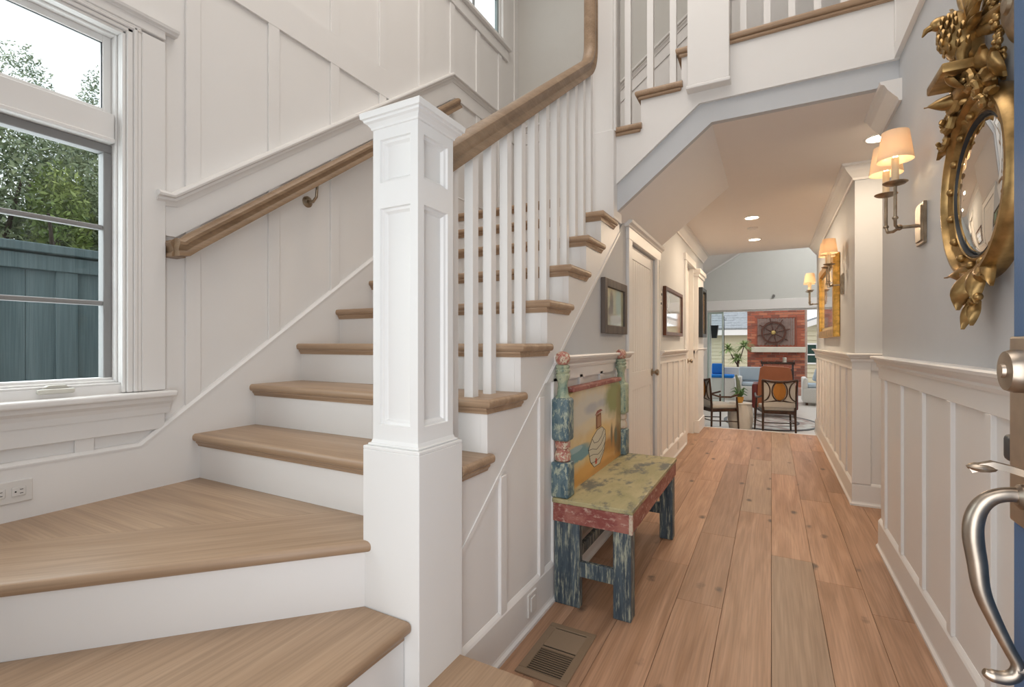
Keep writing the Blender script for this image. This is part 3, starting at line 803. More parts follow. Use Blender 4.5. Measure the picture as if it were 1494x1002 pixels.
# ============================================================ DOOR 1 (under the stairs)
d1 = sempty('door_1', (XL, 3.74, 0))
XD = XL - .012
lf = obj('leaf', MB().box(XD - .035, XD - .008, 3.335, 4.145, .008, 1.842), WHITE, d1)
def dbox(n, y0, y1, z0, z1, t=.0, p=None): return obj(n, MB().box(XD - .010, XD - t, y0, y1, z0, z1, .002, 1), WHITE, p or d1)
dbox('stile', 3.335, 3.43, .008, 1.842); dbox('stile', 4.05, 4.145, .008, 1.842)
dbox('rail', 3.43, 4.05, 1.75, 1.842); dbox('rail', 3.43, 4.05, .80, .93); dbox('rail', 3.43, 4.05, .008, .2)
nb = 9; bw_ = .62 / nb
for k in range(nb):
    for (z0, z1) in ((.2, .80), (.93, 1.75)):
        obj('beadboard', MB().box(XD - .010, XD - .004, 3.43 + k * bw_ + .003, 3.43 + (k + 1) * bw_ - .003, z0, z1, .002, 1), WHITE, lf)
obj('casing', MB().box(XL, XL + .022, 3.24, 3.33, 0, 1.86, .003, 1), WHITE, d1)
obj('casing', MB().box(XL, XL + .022, 4.15, 4.29, 0, 1.86, .003, 1).box(XL, XL + .028, 4.235, 4.25, 0, 1.86, .003, 1), WHITE, d1)
obj('head_casing', MB().box(XL, XL + .024, 3.235, 4.295, 1.85, 1.94, .002, 1), WHITE, d1)
obj('head_cap', MB().prism([(XL, 1.93), (XL + .028, 1.93), (XL + .034, 1.942), (XL + .05, 1.952), (XL + .055, 1.968), (XL, 1.968)], 'y', 3.20, 4.32), WHITE, d1)
def knob(y, z, x, parent, s=1.0):
    pr = [(0.030, 0), (0.030, .006), (.012, .010), (.010, .028), (.022, .036), (.027, .046), (.024, .056), (.012, .060), (0, .060)]
    return obj('door_knob', MB().lathe([(a * s, b * s) for a, b in pr], (x, y, z), 20, 'x'), BRONZE, parent, smooth=True)
knob(4.09, .90, XD, d1)
for z in (.25, 1.55): obj('hinge', MB().tube([(XD + .002, 3.335, z - .045), (XD + .002, 3.335, z + .045)], .007, 8), BRONZE, d1)

d2 = sempty('door_2', (XL - .05, 6.1, 0))
obj('leaf', MB().box(XL - .09, XL - .055, 5.80, 6.46, .006, 2.09, .002, 1), WHITE, d2)
obj('casing', MB().box(XL, XL + .022, 5.72, 5.80, 0, 2.09, .003, 1), WHITE, d2)
obj('jamb', MB().box(XL - .10, XL, 5.795, 5.815, 0, 2.09).box(XL - .10, XL, 6.44, 6.46, 0, 2.09), WHITE, d2)
obj('head_casing', MB().box(XL, XL + .024, 5.70, 6.50, 2.09, 2.17, .002, 1), WHITE, d2)
knob(6.36, .92, XL - .055, d2)

# ============================================================ wall plates, register
out = thing('wall_outlet', 'horizontal white duplex outlet low on the left skirt board', 'outlet', (XF + .02, .58, .664))
PLW = paint('outlet_white', (.72, .70, .67), .35, 0, .01)
obj('plate', MB().box(XF + .019, XF + .026, .524, .640, .628, .700, .003, 2), PLW, out)
for yc_ in (.558, .606):
    r_ = obj('receptacle', MB().box(XF + .025, XF + .0285, yc_ - .017, yc_ + .017, .649, .679, .003, 2), PLW, out)
    for dz in (-.006, .006):
        obj('slot', MB().box(XF + .0275, XF + .029, yc_ + .002, yc_ + .010, .664 + dz - .001, .664 + dz + .001), DARK, r_)
    obj('slot', MB().lathe([(.0025, 0), (.0025, .0006), (0, .0006)], (XF + .0285, yc_ - .008, .664), 10, 'x'), DARK, r_)
o2 = thing('wall_outlet', 'small white outlet in the baseboard between the newel post and the painted bench', 'outlet', (XL + .02, 1.735, .11))
obj('plate', MB().box(XL + .019, XL + .027, 1.70, 1.775, .052, .142, .002, 2), PLW, o2)
obj('receptacle', MB().box(XL + .026, XL + .031, 1.718, 1.757, .069, .125, .003, 2), PLW, o2)
o3 = thing('wall_outlet', 'tiny white outlet in the far hall baseboard beyond the beadboard door', 'outlet', (XL + .02, 5.2, .09))
obj('plate', MB().box(XL + .019, XL + .026, 5.16, 5.24, .05, .13, .002, 2), PLW, o3)
obj('receptacle', MB().box(XL + .025, XL + .029, 5.18, 5.22, .065, .115, .002, 2), PLW, o3)
sw = thing('wall_switch', 'small pair of white switch plates on the wall right of the beadboard door', 'switch', (XL, 4.40, 1.5))
obj('plate', MB().box(XL, XL + .007, 4.34, 4.42, 1.47, 1.52, .002, 1).box(XL, XL + .012, 4.36, 4.41, 1.54, 1.61, .003, 1), PLW, sw)
obj('toggle', MB().box(XL + .006, XL + .014, 4.375, 4.385, 1.485, 1.505), BLACKM, sw)
obj('display', MB().box(XL + .012, XL + .016, 4.37, 4.40, 1.565, 1.585), BLACKM, sw)

BRN = paint('register_brown', (.22, .155, .10), .45, 0, .04)
rg = thing('floor_register', 'brown metal floor register with half its louvres open beside the stair baseboard', 'register', (-.69, 1.64, 0))
x0, x1, y0, y1 = -.787, -.598, 1.474, 1.802
obj('frame', MB().box(x0, x1, y0, y0 + .028, 0, .006, .002, 1).box(x0, x1, y1 - .028, y1, 0, .006, .002, 1).box(x0, x0 + .03, y0 + .028, y1 - .028, 0, .006, .002, 1)
    .box(x1 - .03, x1, y0 + .028, y1 - .028, 0, .006, .002, 1).box(x0 + .03, x1 - .03, (y0 + y1) / 2 - .008, (y0 + y1) / 2 + .004, 0, .006), BRN, rg)
obj('dark_well', MB().box(x0 + .028, x1 - .028, y0 + .025, y1 - .025, .0002, .0012), DARK, rg)
yy = y0 + .030; k = 0
while yy < y1 - .034:
    if abs(yy + .002 - (y0 + y1) / 2) > .009:
        if yy < (y0 + y1) / 2: lv = MB().box(x0 + .029, x1 - .029, yy, yy + .0030, .0012, .0045)
        else: lv = MB().prism([(yy, .0015), (yy + .0085, .0045), (yy + .0085, .0055), (yy, .0025)], 'x', x0 + .029, x1 - .029)
        obj('louvre', lv, BRN, rg)
    yy += .0115

# ============================================================ BENCH
bn = thing('hall_bench', 'hand painted hall bench with turned posts, seaside scene back and teal legs', 'bench', (-.67, 2.48, 0))
TEAL = worn('teal_leg_paint', (.035, .055, .075), (.085, .12, .145), (.44, .46, .35), (20, 20, 2.2), (.4, .62), rub=(.51, .62))
RED = worn('red_apron_paint', (.24, .06, .05), (.36, .14, .11), (.58, .42, .34), (8, 5, 14), (.42, .6))
SEATP = worn('yellow_green_seat_paint', (.36, .32, .16), (.50, .43, .24), (.10, .115, .115), (3.2, 1.5, 8), (.4, .6), rub=(.49, .60))
GREENP = worn('sage_post_paint', (.24, .32, .24), (.47, .50, .34), (.06, .13, .14), (18, 18, 9), (.40, .6))
BLUEP = worn('blue_block_paint', (.045, .10, .14), (.15, .22, .24), (.46, .50, .38), (16, 16, 7), (.38, .62), rub=(.5, .6))
PINK = worn('rose_ball_paint', (.36, .10, .08), (.52, .24, .18), (.66, .60, .45), (20, 20, 20), (.42, .6), rub=(.48, .56))
CREAM = worn('cream_ring_paint', (.58, .50, .38), (.62, .52, .42), (.45, .15, .13), (24, 24, 24), (.42, .6))
sx0, sx1, sy0, sy1 = -.850, -.498, 1.945, 2.965
obj('seat', MB().box(sx0, sx1 + .004, sy0 - .004, sy1 + .004, .442, .462, .004, 2), SEATP, bn)
obj('apron', MB().box(sx0 + .004, sx1, sy0, sy0 + .022, .362, .442, .002, 1), RED, bn)
obj('apron', MB().box(sx1 - .022, sx1, sy0 + .022, sy1 - .022, .362, .442, .002, 1), RED, bn)
obj('apron', MB().box(sx0 + .004, sx1, sy1 - .022, sy1, .362, .442, .002, 1), RED, bn)
obj('corner_strip', MB().box(sx1 - .012, sx1 + .003, sy0 - .003, sy0 + .012, .36, .444, .002, 1), CREAM, bn)
for (a, b_, c_, d_) in [(-.843, -.725, sy0 - .002 + .01, sy0 + .045), (-.578, -.503, sy0 + .004, sy0 + .070), (-.843, -.725, sy1 - .055, sy1 - .012), (-.578, -.503, sy1 - .075, sy1 - .012)]:
    obj('leg', MB().box(a, b_, c_, d_, 0, .364, .004, 2), TEAL, bn)
for y in (sy0 + .012, sy1 - .05):
    obj('stretcher', MB().box(-.728, -.575, y, y + .024, .135, .20, .003, 1), TEAL, bn)
obj('stretcher', MB().box(-.800, -.776, sy0 + .04, sy1 - .05, .15, .20, .003, 1), TEAL, bn)
for y in (1.99, 2.93):
    c_ = (-.818, y, 0)
    q = .041
    p = obj('back_post', MB().box(c_[0] - q, c_[0] + q, y - q, y + q, .709, .90, .016, 4), BLUEP if y < 2.5 else GREENP, bn, smooth=True)
    obj('lower_block', MB().box(c_[0] - q, c_[0] + q, y - q, y + q, .462, .617, .008, 3), BLUEP, p, smooth=True)
    obj('turned_ring', MB().lathe([(.028, .617), (.036, .625), (.037, .648), (.030, .668), (.026, .674), (.034, .678), (.034, .704), (.030, .709)], c_, 20), CREAM if y > 2.5 else PINK, p, smooth=True)
    obj('baluster_turning', MB().lathe([(.033, .90), (.026, .912), (.024, .93), (.021, .955), (.024, .975), (.031, .99), (.033, 1.0), (.026, 1.008), (.032, 1.014), (.033, 1.022), (.027, 1.028), (.031, 1.034), (.031, 1.041), (.024, 1.046)], c_, 22), GREENP, p, smooth=True)
    obj('ball_finial', MB().lathe([(.018, 1.044), (.028, 1.052), (.033, 1.068), (.033, 1.078), (.028, 1.094), (.016, 1.103), (0, 1.105)], c_, 20), PINK, p, smooth=True)
# painted backboard (object coords are relative to the bench origin -.67,2.48,0)
bd = picture('seaside_scene', ((.64, .47, .20), (.72, .60, .38)), [
    ((0, -.1, .80), (0, .45, .10), (.60, .58, .50), .35),
    ((0, -.13, .81), (0, .10, .025), (.42, .44, .46), .35),
    ((0, .06, .82), (0, .10, .02), (.45, .47, .48), .35),
    ((0, -.02, .73), (0, .30, .03), (.68, .60, .42), .3),
    ((0, .28, .83), (0, .17, .10), (.24, .27, .08), .3),
    ((0, .38, .70), (0, .07, .18), (.30, .25, .10), .3),
    ((0, -.30, .615), (0, .20, .038), (.13, .30, .36), .12),
    ((0, -.36, .64), (0, .10, .015), (.30, .46, .50), .12),
    ((0, .25, .56), (0, .24, .06), (.42, .20, .03), .35), ((0, .34, .52), (0, .06, .14), (.22, .12, .03), .3), ((0, .02, .66), (0, .22, .05), (.70, .50, .20), .35),
    ((0, -.15, .50), (0, .40, .05), (.70, .36, .08), .35),
    ((0, .10, .47), (0, .3, .03), (.58, .28, .06), .3),
    ((0, .30, .60), (0, .03, .05), (.10, .13, .08), .3),
    ((0, .22, .62), (0, .02, .06), (.16, .12, .05), .3),
], .35, .5, 8)
board = obj('back_board', MB().prism([(2.03, .462), (2.89, .462), (2.89, .875), (2.83, .925), (2.11, .925), (2.03, .88)], 'x', -.835, -.808), bd, bn)
obj('top_rail', MB().box(-.842, -.795, 2.075, 2.865, .915, .938, .005, 2), RED, bn)
# small raised painted details of the scene: hut with door, rowing boat
hx = -.8085
PH = paint('hut_brown', (.22, .09, .04), .5, 0, .05); PCR = paint('boat_cream', (.62, .58, .46), .5, 0, .05); PDK = paint('outline_dark', (.06, .05, .045), .5, 0, 0)
det = MB()
det.prism([(2.42, .690), (2.51, .695), (2.505, .77), (2.42, .765)], 'x', hx, hx + .001); 
obj('painted_hut', det, PH, board)
obj('painted_roof', MB().prism([(2.405, .765), (2.53, .778), (2.50, .788), (2.44, .785)], 'x', hx, hx + .0015), RED, board)
obj('painted_door', MB().prism([(2.445, .70), (2.462, .70), (2.462, .755), (2.445, .752)], 'x', hx, hx + .0018).prism([(2.475, .70), (2.492, .70), (2.49, .758), (2.475, .757)], 'x', hx, hx + .0018), paint('hut_tan', (.5, .3, .18), .5, 0, .02), board)
boat = [(2.30, .605), (2.33, .54), (2.39, .50), (2.48, .50), (2.55, .55), (2.585, .62), (2.575, .665), (2.52, .69), (2.44, .685), (2.36, .655)]
obj('painted_boat', MB().prism(boat, 'x', hx, hx + .0012), PCR, board)
ol = MB()
for arc in ([(2.305, .603), (2.36, .60), (2.43, .585), (2.50, .60), (2.58, .645)], [(2.32, .57), (2.38, .568), (2.45, .555), (2.52, .565), (2.575, .60)], [(2.36, .65), (2.39, .625), (2.45, .62), (2.51, .64), (2.55, .672)], [(2.34, .53), (2.41, .525), (2.48, .53), (2.545, .56)], boat + boat[:1]):
    ol.tube([(hx + .0012, a, b) for a, b in arc], .0014, 6)
obj('painted_outline', ol, PDK, board)
obj('painted_buoy', MB().lathe([(.016, 0), (.016, .0016), (0, .0016)], (hx, 2.42, .525), 14, 'x'), paint('buoy_red', (.6, .08, .03), .5, 0, 0), board)

# ============================================================ PICTURES on the left hall wall
def framed(label, cat, y0, y1, z0, z1, fw, depth, fmat, art, mat_board=None, mw=0, x=XL, s_=1, name='framed_picture', glass=True):
    t = thing(name, label, cat, (x, (y0 + y1) / 2, z0))
    def B(a0, a1, *r, bev=.002):
        lo, hi = sorted((x + s_ * a0, x + s_ * a1)); return MB().box(lo, hi, *r, bev, 1)
    m = MB(); lo, hi = sorted((x, x + s_ * depth))
    for r in [(y0, y0 + fw, z0, z1), (y1 - fw, y1, z0, z1), (y0 + fw, y1 - fw, z0, z0 + fw), (y0 + fw, y1 - fw, z1 - fw, z1)]:
        m.box(lo, hi, *r, .004, 2)
    obj('frame', m, fmat, t)
    if mat_board:
        obj('mat_board', B(.002, depth * .45, y0 + fw * .9, y1 - fw * .9, z0 + fw * .9, z1 - fw * .9), mat_board, t)
    obj('picture', B(.002, depth * .5, y0 + fw * .9 + mw, y1 - fw * .9 - mw, z0 + fw * .9 + mw, z1 - fw * .9 - mw, bev=0), art, t)
    return t


A1 = picture('marine_print', ((.30, .33, .22), (.42, .44, .30)), [((0, -.07, .19), (0, .035, .07), (.06, .05, .03), .25), ((0, -.09, .13), (0, .05, .035), (.10, .08, .05), .25), ((0, .08, .2), (0, .06, .1), (.25, .38, .33), .4), ((0, 0, .09), (0, .17, .03), (.24, .22, .13), .3)], .3, .4, 18, .3)
framed('dark grey-brown framed green ship print beside the stair stringer above the bench', 'picture', 2.69, 3.17, 1.20, 1.525, .05, .028, wood('weathered_frame', (.07, .055, .045), (.14, .11, .09), 'z', .5, 1, 0), A1, paint('print_liner', (.40, .38, .30), .5, 0, .02), .008)
PM = wood('mahogany_frame', (.07, .02, .008), (.15, .05, .02), 'z', .3)
A2 = picture('glazed_document_print', ((.55, .53, .48), (.60, .58, .52)), [((0, 0, .24), (0, .42, .012), (.25, .24, .22), .3), ((0, .1, .33), (0, .16, .04), (.42, .41, .38), .4), ((0, .15, .05), (0, .35, .08), (.42, .35, .22), .4)], .06, .3, 9, 1.0)
framed('mahogany framed glazed print in the middle of the hall wall between two doors', 'picture', 4.50, 5.44, 1.215, 1.665, .035, .03, PM, A2)
A3 = picture('dark_oil_picture', ((.30, .22, .12), (.42, .33, .20)), [((0, 0, .3), (0, .15, .25), (.45, .22, .06), .4)], .2, .4, 7, .8)
framed('tall black framed picture on the pier at the far end of the left hall wall', 'picture', 6.54, 6.98, 1.22, 1.86, .045, .05, BLACKM, A3, None, 0, XL + .05)

# ============================================================ GILT FRAME far right wall
A4 = picture('gilt_frame_picture', ((.45, .36, .27), (.55, .45, .36)), [((0, 0, .35), (0, .35, .22), (.16, .17, .22), .35), ((0, .2, .45), (0, .2, .1), (.5, .25, .12), .35)], .1, .4, 5, 1.0)
GILT2 = metal('bright_gilt', (.62, .35, .08), .35, .25, 30, .85)
framed('gilt framed picture between the two small sconces on the far right wall', 'picture', 4.98, 6.42, 1.20, 1.93, .07, .05, GILT2, A4, paint('picture_liner', (.5, .4, .25), .5, 0, .02), .04, XR2, -1)

# ============================================================ SCONCES
SHADE, sn, sl, sb = nmat('linen_shade')
sn.remove(sb)
d_ = sn.new('ShaderNodeBsdfDiffuse'); d_.inputs[0].default_value = (.86, .72, .55, 1)
tr_ = sn.new('ShaderNodeBsdfTranslucent'); tr_.inputs[0].default_value = (.95, .78, .58, 1)
mx_ = sn.new('ShaderNodeMixShader'); mx_.inputs[0].default_value = .38
sl.new(d_.outputs[0], mx_.inputs[1]); sl.new(tr_.outputs[0], mx_.inputs[2]); sl.new(mx_.outputs[0], sn['Material Output'].inputs[0])
BULB = emis('bulb_glow', (1.0, .80, .52), 14)
CANDLE = paint('candle_sleeve', (.80, .66, .45), .5, 0, .03)


def sconce(label, Y, X, power=1.0):
    t = thing('wall_sconce', label, 'sconce', (X, Y, 1.543), 'double candle sconces on the right wall')
    obj('backplate', MB().box(X - .012, X, Y - .055, Y + .055, 1.543, 1.711, .002, 1).box(X - .018, X - .010, Y - .040, Y + .040, 1.556, 1.698, .002, 1), BRONZE, t)
    hubx = X - .078; hz = 1.622
    obj('stem', MB().tube([(X - .015, Y, hz), (hubx, Y, hz)], .007, 10).ball((hubx, Y, hz), .013, 2), BRONZE, t, smooth=True)
    for s_ in (-1, 1):
        yc_ = Y + s_ * .088; xc = X - .107
        pts = [(hubx, Y + s_ * .008, hz), (hubx - .012, Y + s_ * .04, hz - .008), (xc + .003, Y + s_ * .072, hz - .004), (xc, yc_ - s_ * .002, hz + .018), (xc, yc_, hz + .05), (xc, yc_, 1.775)]
        a = obj('arm', MB().tube(pts, .006, 10).lathe([(.009, 1.64), (.011, 1.645), (.009, 1.65)], (xc, yc_, 0), 12), BRONZE, t, smooth=True)
        obj('drip_pan', MB().lathe([(.006, 1.772), (.034, 1.780), (.042, 1.786), (.042, 1.788), (.010, 1.785)], (xc, yc_, 0), 24), BRONZE, a, smooth=True)
        obj('candle', MB().lathe([(.0125, 1.785), (.0125, 1.885), (.006, 1.888)], (xc, yc_, 0), 16), CANDLE, a, smooth=True)
        obj('bulb', MB().lathe([(.006, 1.888), (.013, 1.90), (.014, 1.915), (.008, 1.94), (0, 1.955)], (xc, yc_, 0), 12), BULB, a, smooth=True)
        obj('shade', MB().lathe([(.061, 1.875), (.045, 1.99), (.0445, 1.99), (.0605, 1.875), (.061, 1.875)], (xc, yc_, 0), 28), SHADE, t, smooth=True)
        ld = bpy.data.lights.new('sconce_bulb', 'POINT'); ld.energy = power; ld.color = (1, .72, .44); ld.shadow_soft_size = .012
        lo = bpy.data.objects.new('sconce_bulb', ld); lo.location = (xc, yc_, 1.925); C.objects.link(lo)
        lo.visible_camera = True
    return t


sconce('bronze double candle sconce with linen shades beside the eagle mirror', 2.52, XR, 4.2)
sconce('bronze double candle sconce just before the gilt framed picture', 4.76, XR2, 3.6)
sconce('bronze double candle sconce just beyond the gilt framed picture', 6.93, XR2, 3.6)

# ============================================================ EAGLE MIRROR
my, mz = 1.815, 1.582
mr_ = thing('convex_mirror', 'round gilt convex mirror with studded frame, carved eagle crest and acanthus pendant', 'mirror', (XR, my, mz))
FR = [(.10, 0), (.262, 0), (.266, .02), (.262, .045), (.252, .055), (.243, .056), (.238, .048), (.236, .040), (.228, .034), (.212, .028), (.207, .032), (.201, .036), (.197, .030), (.195, .018), (.10, .015)]
obj('frame', MB().lathe([(a, -b) for a, b in FR], (XR, my, mz), 64, 'x'), GOLD, mr_, smooth=True)
mm = nmat('mirror_glass'); mm[3].inputs['Metallic'].default_value = 1; mm[3].inputs['Roughness'].default_value = .02; mm[3].inputs['Base Color'].default_value = (.86, .86, .84, 1)
obj('mirror_glass', MB().lathe([(.193 * math.sin(a * .1 * PI / 2), -.018 - .034 * math.cos(a * .1 * PI / 2)) for a in range(10, -1, -1)], (XR, my, mz), 48, 'x'), mm[0], mr_, smooth=True)
obj('black_slip', MB().lathe([(.192, -.018), (.198, -.022), (.1985, -.032), (.194, -.035), (.191, -.029), (.192, -.018)], (XR, my, mz), 48, 'x'), BLACKM, mr_, smooth=True)
for k in range(16):
    a = 2 * PI * (k + .5) / 16
    obj('stud', MB().ball((XR - .036, my + .220 * math.cos(a), mz + .220 * math.sin(a)), (.0125, .0125, .0125), 2), GOLD, mr_, smooth=True)


def leaf(m, base, tip, wd, bulge, lobes=5, curl=.02, side=None):
    """carved acanthus leaf as a thick lobed shell"""
    base = Vector(base); tip = Vector(tip); ax = (tip - base); Ln = ax.length; ax.normalize()
    outw = Vector((-1, 0, 0)); sd = ax.cross(outw).normalized()
    nU, nV = 9, 7; G = []
    for i in range(nU):
        u = i / (nU - 1)
        wv = wd * (math.sin(PI * min(1, u * 1.05 + .12)) ** .7) * (1 + .18 * math.sin(u * lobes * 2 * PI)) if u < .98 else wd * .08
        row = []
        for j in range(nV):
            v = j / (nV - 1) * 2 - 1
            p = base + ax * (u * Ln) + sd * (v * wv) + outw * (bulge * (math.sin(PI * u) * (1 - v * v) + .25 * abs(math.sin(v * 3 * PI))) + curl * (u ** 3))
            row.append(m.bm.verts.new(p))
        G.append(row)
    G2 = [[m.bm.verts.new(v.co - outw * .008) for v in row] for row in G]
    for i in range(nU - 1):
        for j in range(nV - 1):
            m.bm.faces.new([G[i][j], G[i + 1][j], G[i + 1][j + 1], G[i][j + 1]])
            m.bm.faces.new([G2[i][j], G2[i][j + 1], G2[i + 1][j + 1], G2[i + 1][j]])
    for i in range(nU - 1):
        m.bm.faces.new([G[i][0], G2[i][0], G2[i + 1][0], G[i + 1][0]]); m.bm.faces.new([G[i][-1], G[i + 1][-1], G2[i + 1][-1], G2[i][-1]])
    m.bm.faces.new(list(G[0]) + list(G2[0])[::-1]); m.bm.faces.new(list(G[-1])[::-1] + list(G2[-1]))
    return m


X0 = XR - .03
# pendant below
for (b1, t1, wd, bg_) in [((X0, my, 1.345), (X0 - .02, my - .12, 1.34 - .02), .03, .02), ((X0, my + .02, 1.35), (X0 - .02, my + .15, 1.345), .024, .02),
                          ((X0 - .01, my - .01, 1.36), (X0 - .01, my - .07, 1.25), .032, .03), ((X0 - .01, my + .02, 1.35), (X0 - .01, my + .06, 1.255), .028, .03),
                          ((X0 - .02, my, 1.35), (X0 - .03, my, 1.235), .034, .035), ((X0 - .01, my - .05, 1.37), (X0, my - .14, 1.29), .026, .02),
                          ((X0 - .01, my, 1.27), (X0 - .01, my - .035, 1.19), .016, .02), ((X0 - .01, my, 1.27), (X0 - .01, my + .03, 1.185), .016, .02), ((X0 - .015, my, 1.275), (X0 - .02, my, 1.18), .02, .02)]:
    obj('acanthus_leaf', leaf(MB(), b1, t1, wd, bg_), GOLD, mr_, smooth=True)
bd_ = MB()
for k in range(7): bd_.ball((X0 - .02, my - .06 + .02 * k, 1.262 - .006 * math.cos((k - 3) * .9)), .012, 2)
obj('shell_band', bd_, GOLD, mr_, smooth=True)
# crest: side leaves, plinth, eagle
for (b1, t1, wd, bg_) in [((X0, my + .06, 1.84), (X0 - .01, my + .19, 1.79), .034, .03), ((X0, my + .05, 1.86), (X0 - .02, my + .14, 1.90), .030, .03), ((X0, my + .16, 1.80), (X0 - .02, my + .23, 1.74), .026, .025),
                          ((X0, my - .06, 1.84), (X0 - .01, my - .19, 1.80), .034, .03), ((X0, my - .05, 1.86), (X0 - .02, my - .15, 1.91), .030, .03), ((X0, my - .14, 1.82), (X0 - .02, my - .21, 1.87), .028, .025),
                          ((X0, my - .02, 1.83), (X0 - .03, my - .03, 1.93), .04, .03), ((X0, my + .03, 1.83), (X0 - .03, my + .06, 1.925), .034, .03)]:
    obj('acanthus_leaf', leaf(MB(), b1, t1, wd, bg_), GOLD, mr_, smooth=True)
pl = MB(); pl.box(XR - .135, XR - .01, my - .10, my + .05, 1.880, 1.908, .006, 2).box(XR - .085, XR - .01, my - .06, my + .02, 1.84, 1.881, .012, 3)
obj('plinth', pl, GOLD, mr_, smooth=True)
def volute(m, cy, cz, r0, tw, s_, a0=0.0, turns=1.4, x=XR - .055):
    pts_ = []; rr_ = []
    for k in range(30):
        u = k / 29; a = a0 + s_ * u * turns * 2 * PI; r = r0 * (1 - .82 * u)
        pts_.append((x - .03 * u, cy + r * math.cos(a), cz + r * math.sin(a))); rr_.append(tw * (1 - .55 * u) * (1 + .18 * math.sin(k * 2.1)))
    return m.tube(pts_, rr_, 8)


for s_ in (1, -1):
    for (dy, zz, r0, tw, a0) in [(.075, 1.862, .036, .017, 1.2), (.125, 1.815, .030, .015, .8), (.165, 1.765, .020, .011, .4)]:
        obj('scroll', volute(MB(), my + s_ * dy, zz, r0, tw, s_, a0 if s_ > 0 else PI - a0), GOLD, mr_, smooth=True)
    obj('acanthus_leaf', leaf(MB(), (XR - .05, my + s_ * .03, 1.85), (XR - .11, my + s_ * .10, 1.868), .024, .03, 7), GOLD, mr_, smooth=True)
# flower sprays climbing either side of the plinth
for s_ in (-1, 1):
    for k in range(6):
        fz_ = 1.865 + .030 * k; fy_ = my + s_ * (.155 + .018 * math.sin(k * 2.1)) - .01; fx_ = XR - .035 - .012 * (k % 2)
        fl2 = MB()
        for q in range(5):
            a = 2 * PI * q / 5 + k
            fl2.ball((fx_, fy_ + .013 * math.cos(a), fz_ + .013 * math.sin(a)), (.007, .010, .010), 2)
        fl2.ball((fx_ - .006, fy_, fz_), .007, 2)
        obj('flower', fl2, GOLD, mr_, smooth=True)
eg = MB(); ey = my - .02; ex = XR - .07
eg.tube([(ex + .03, ey, 1.935), (ex + .01, ey, 1.965), (ex - .005, ey, 2.00), (ex - .012, ey, 2.035), (ex - .020, ey, 2.058), (ex - .035, ey + .003, 2.062)], [.020, .040, .048, .040, .027, .020], 14)
eg.ball((ex - .048, ey + .004, 2.058), (.026, .020, .020), 2)
eg.tube([(ex - .062, ey + .005, 2.056), (ex - .080, ey + .006, 2.048), (ex - .088, ey + .006, 2.032)], [.011, .008, .002], 8)
for s_ in (-1, 1):
    eg.tube([(ex, ey + s_ * .022, 1.975), (ex - .01, ey + s_ * .028, 1.94), (ex - .006, ey + s_ * .028, 1.908)], [.022, .014, .008], 10)
    for k in (-1, 0, 1): eg.tube([(ex - .006, ey + s_ * .028, 1.914), (ex - .032, ey + s_ * .028 + k * .012, 1.911)], [.007, .004], 6)
obj('eagle_body', eg, GOLD, mr_, smooth=True)
for s_ in (-1, 1):
    for k in range(8):
        u = k / 7
        b0 = (ex + .018 + .002 * k, ey + s_ * (.025 + .004 * k), 2.0 + .009 * k)
        L0 = .12 + .11 * math.sin(.4 + u * 2.2)
        a_ = math.radians(-30 + 105 * u)
        tip = (ex + .03 - .01 * u, ey + s_ * (.03 + L0 * math.cos(a_)), 2.01 + L0 * math.sin(a_) + .03 * u)
        obj('wing_feather', leaf(MB(), b0, tip, .017, .010, 2, .006), GOLD, mr_, smooth=True)
    for k in range(5):
        u = k / 4; a_ = math.radians(-10 + 80 * u)
        obj('wing_feather', leaf(MB(), (ex + .002, ey + s_ * .022, 2.01 + .008 * k), (ex + .004, ey + s_ * (.03 + .085 * math.cos(a_)), 2.02 + .085 * math.sin(a_)), .014, .012, 2, .004), GOLD, mr_, smooth=True)
fe = MB()
for row in range(6):
    for k in range(7):
        a = PI * (k + .5 * (row % 2)) / 6.5 - .1; z = 1.955 + .02 * row; rr_ = [.034, .043, .047, .046, .040, .030][row]
        px_ = ex + [.012, .003, -.004, -.008, -.012, -.022][row] - rr_ * math.sin(a); py_ = ey + rr_ * math.cos(a)
        fe.ball((px_, py_, z), (.006, .010, .014), 1)
obj('breast_feathers', fe, GOLD, mr_, smooth=True)
for k in range(5): obj('tail_feather', leaf(MB(), (ex + .02, ey, 1.95), (ex + .04, ey - .05 + .025 * k, 1.90 - .004 * abs(k - 2)), .013, .006, 2, 0), GOLD, mr_, smooth=True)
ft = thing('wall_chime', 'small bronze disc fitting on the wall above the mirror, half hidden by the blue door', 'wall fitting', (XR, 1.60, 1.90))
obj('disc', MB().lathe([(.10, 0), (.10, -.01), (.085, -.03), (.05, -.05), (0, -.055)], (XR - .012, 1.52, 1.925), 28, 'x'), BRONZE, ft, smooth=True)
obj('rosette', MB().lathe([(.03, -.045), (.02, -.06), (0, -.065)], (XR - .012, 1.52, 1.925), 20, 'x'), BRONZE, ft, smooth=True)

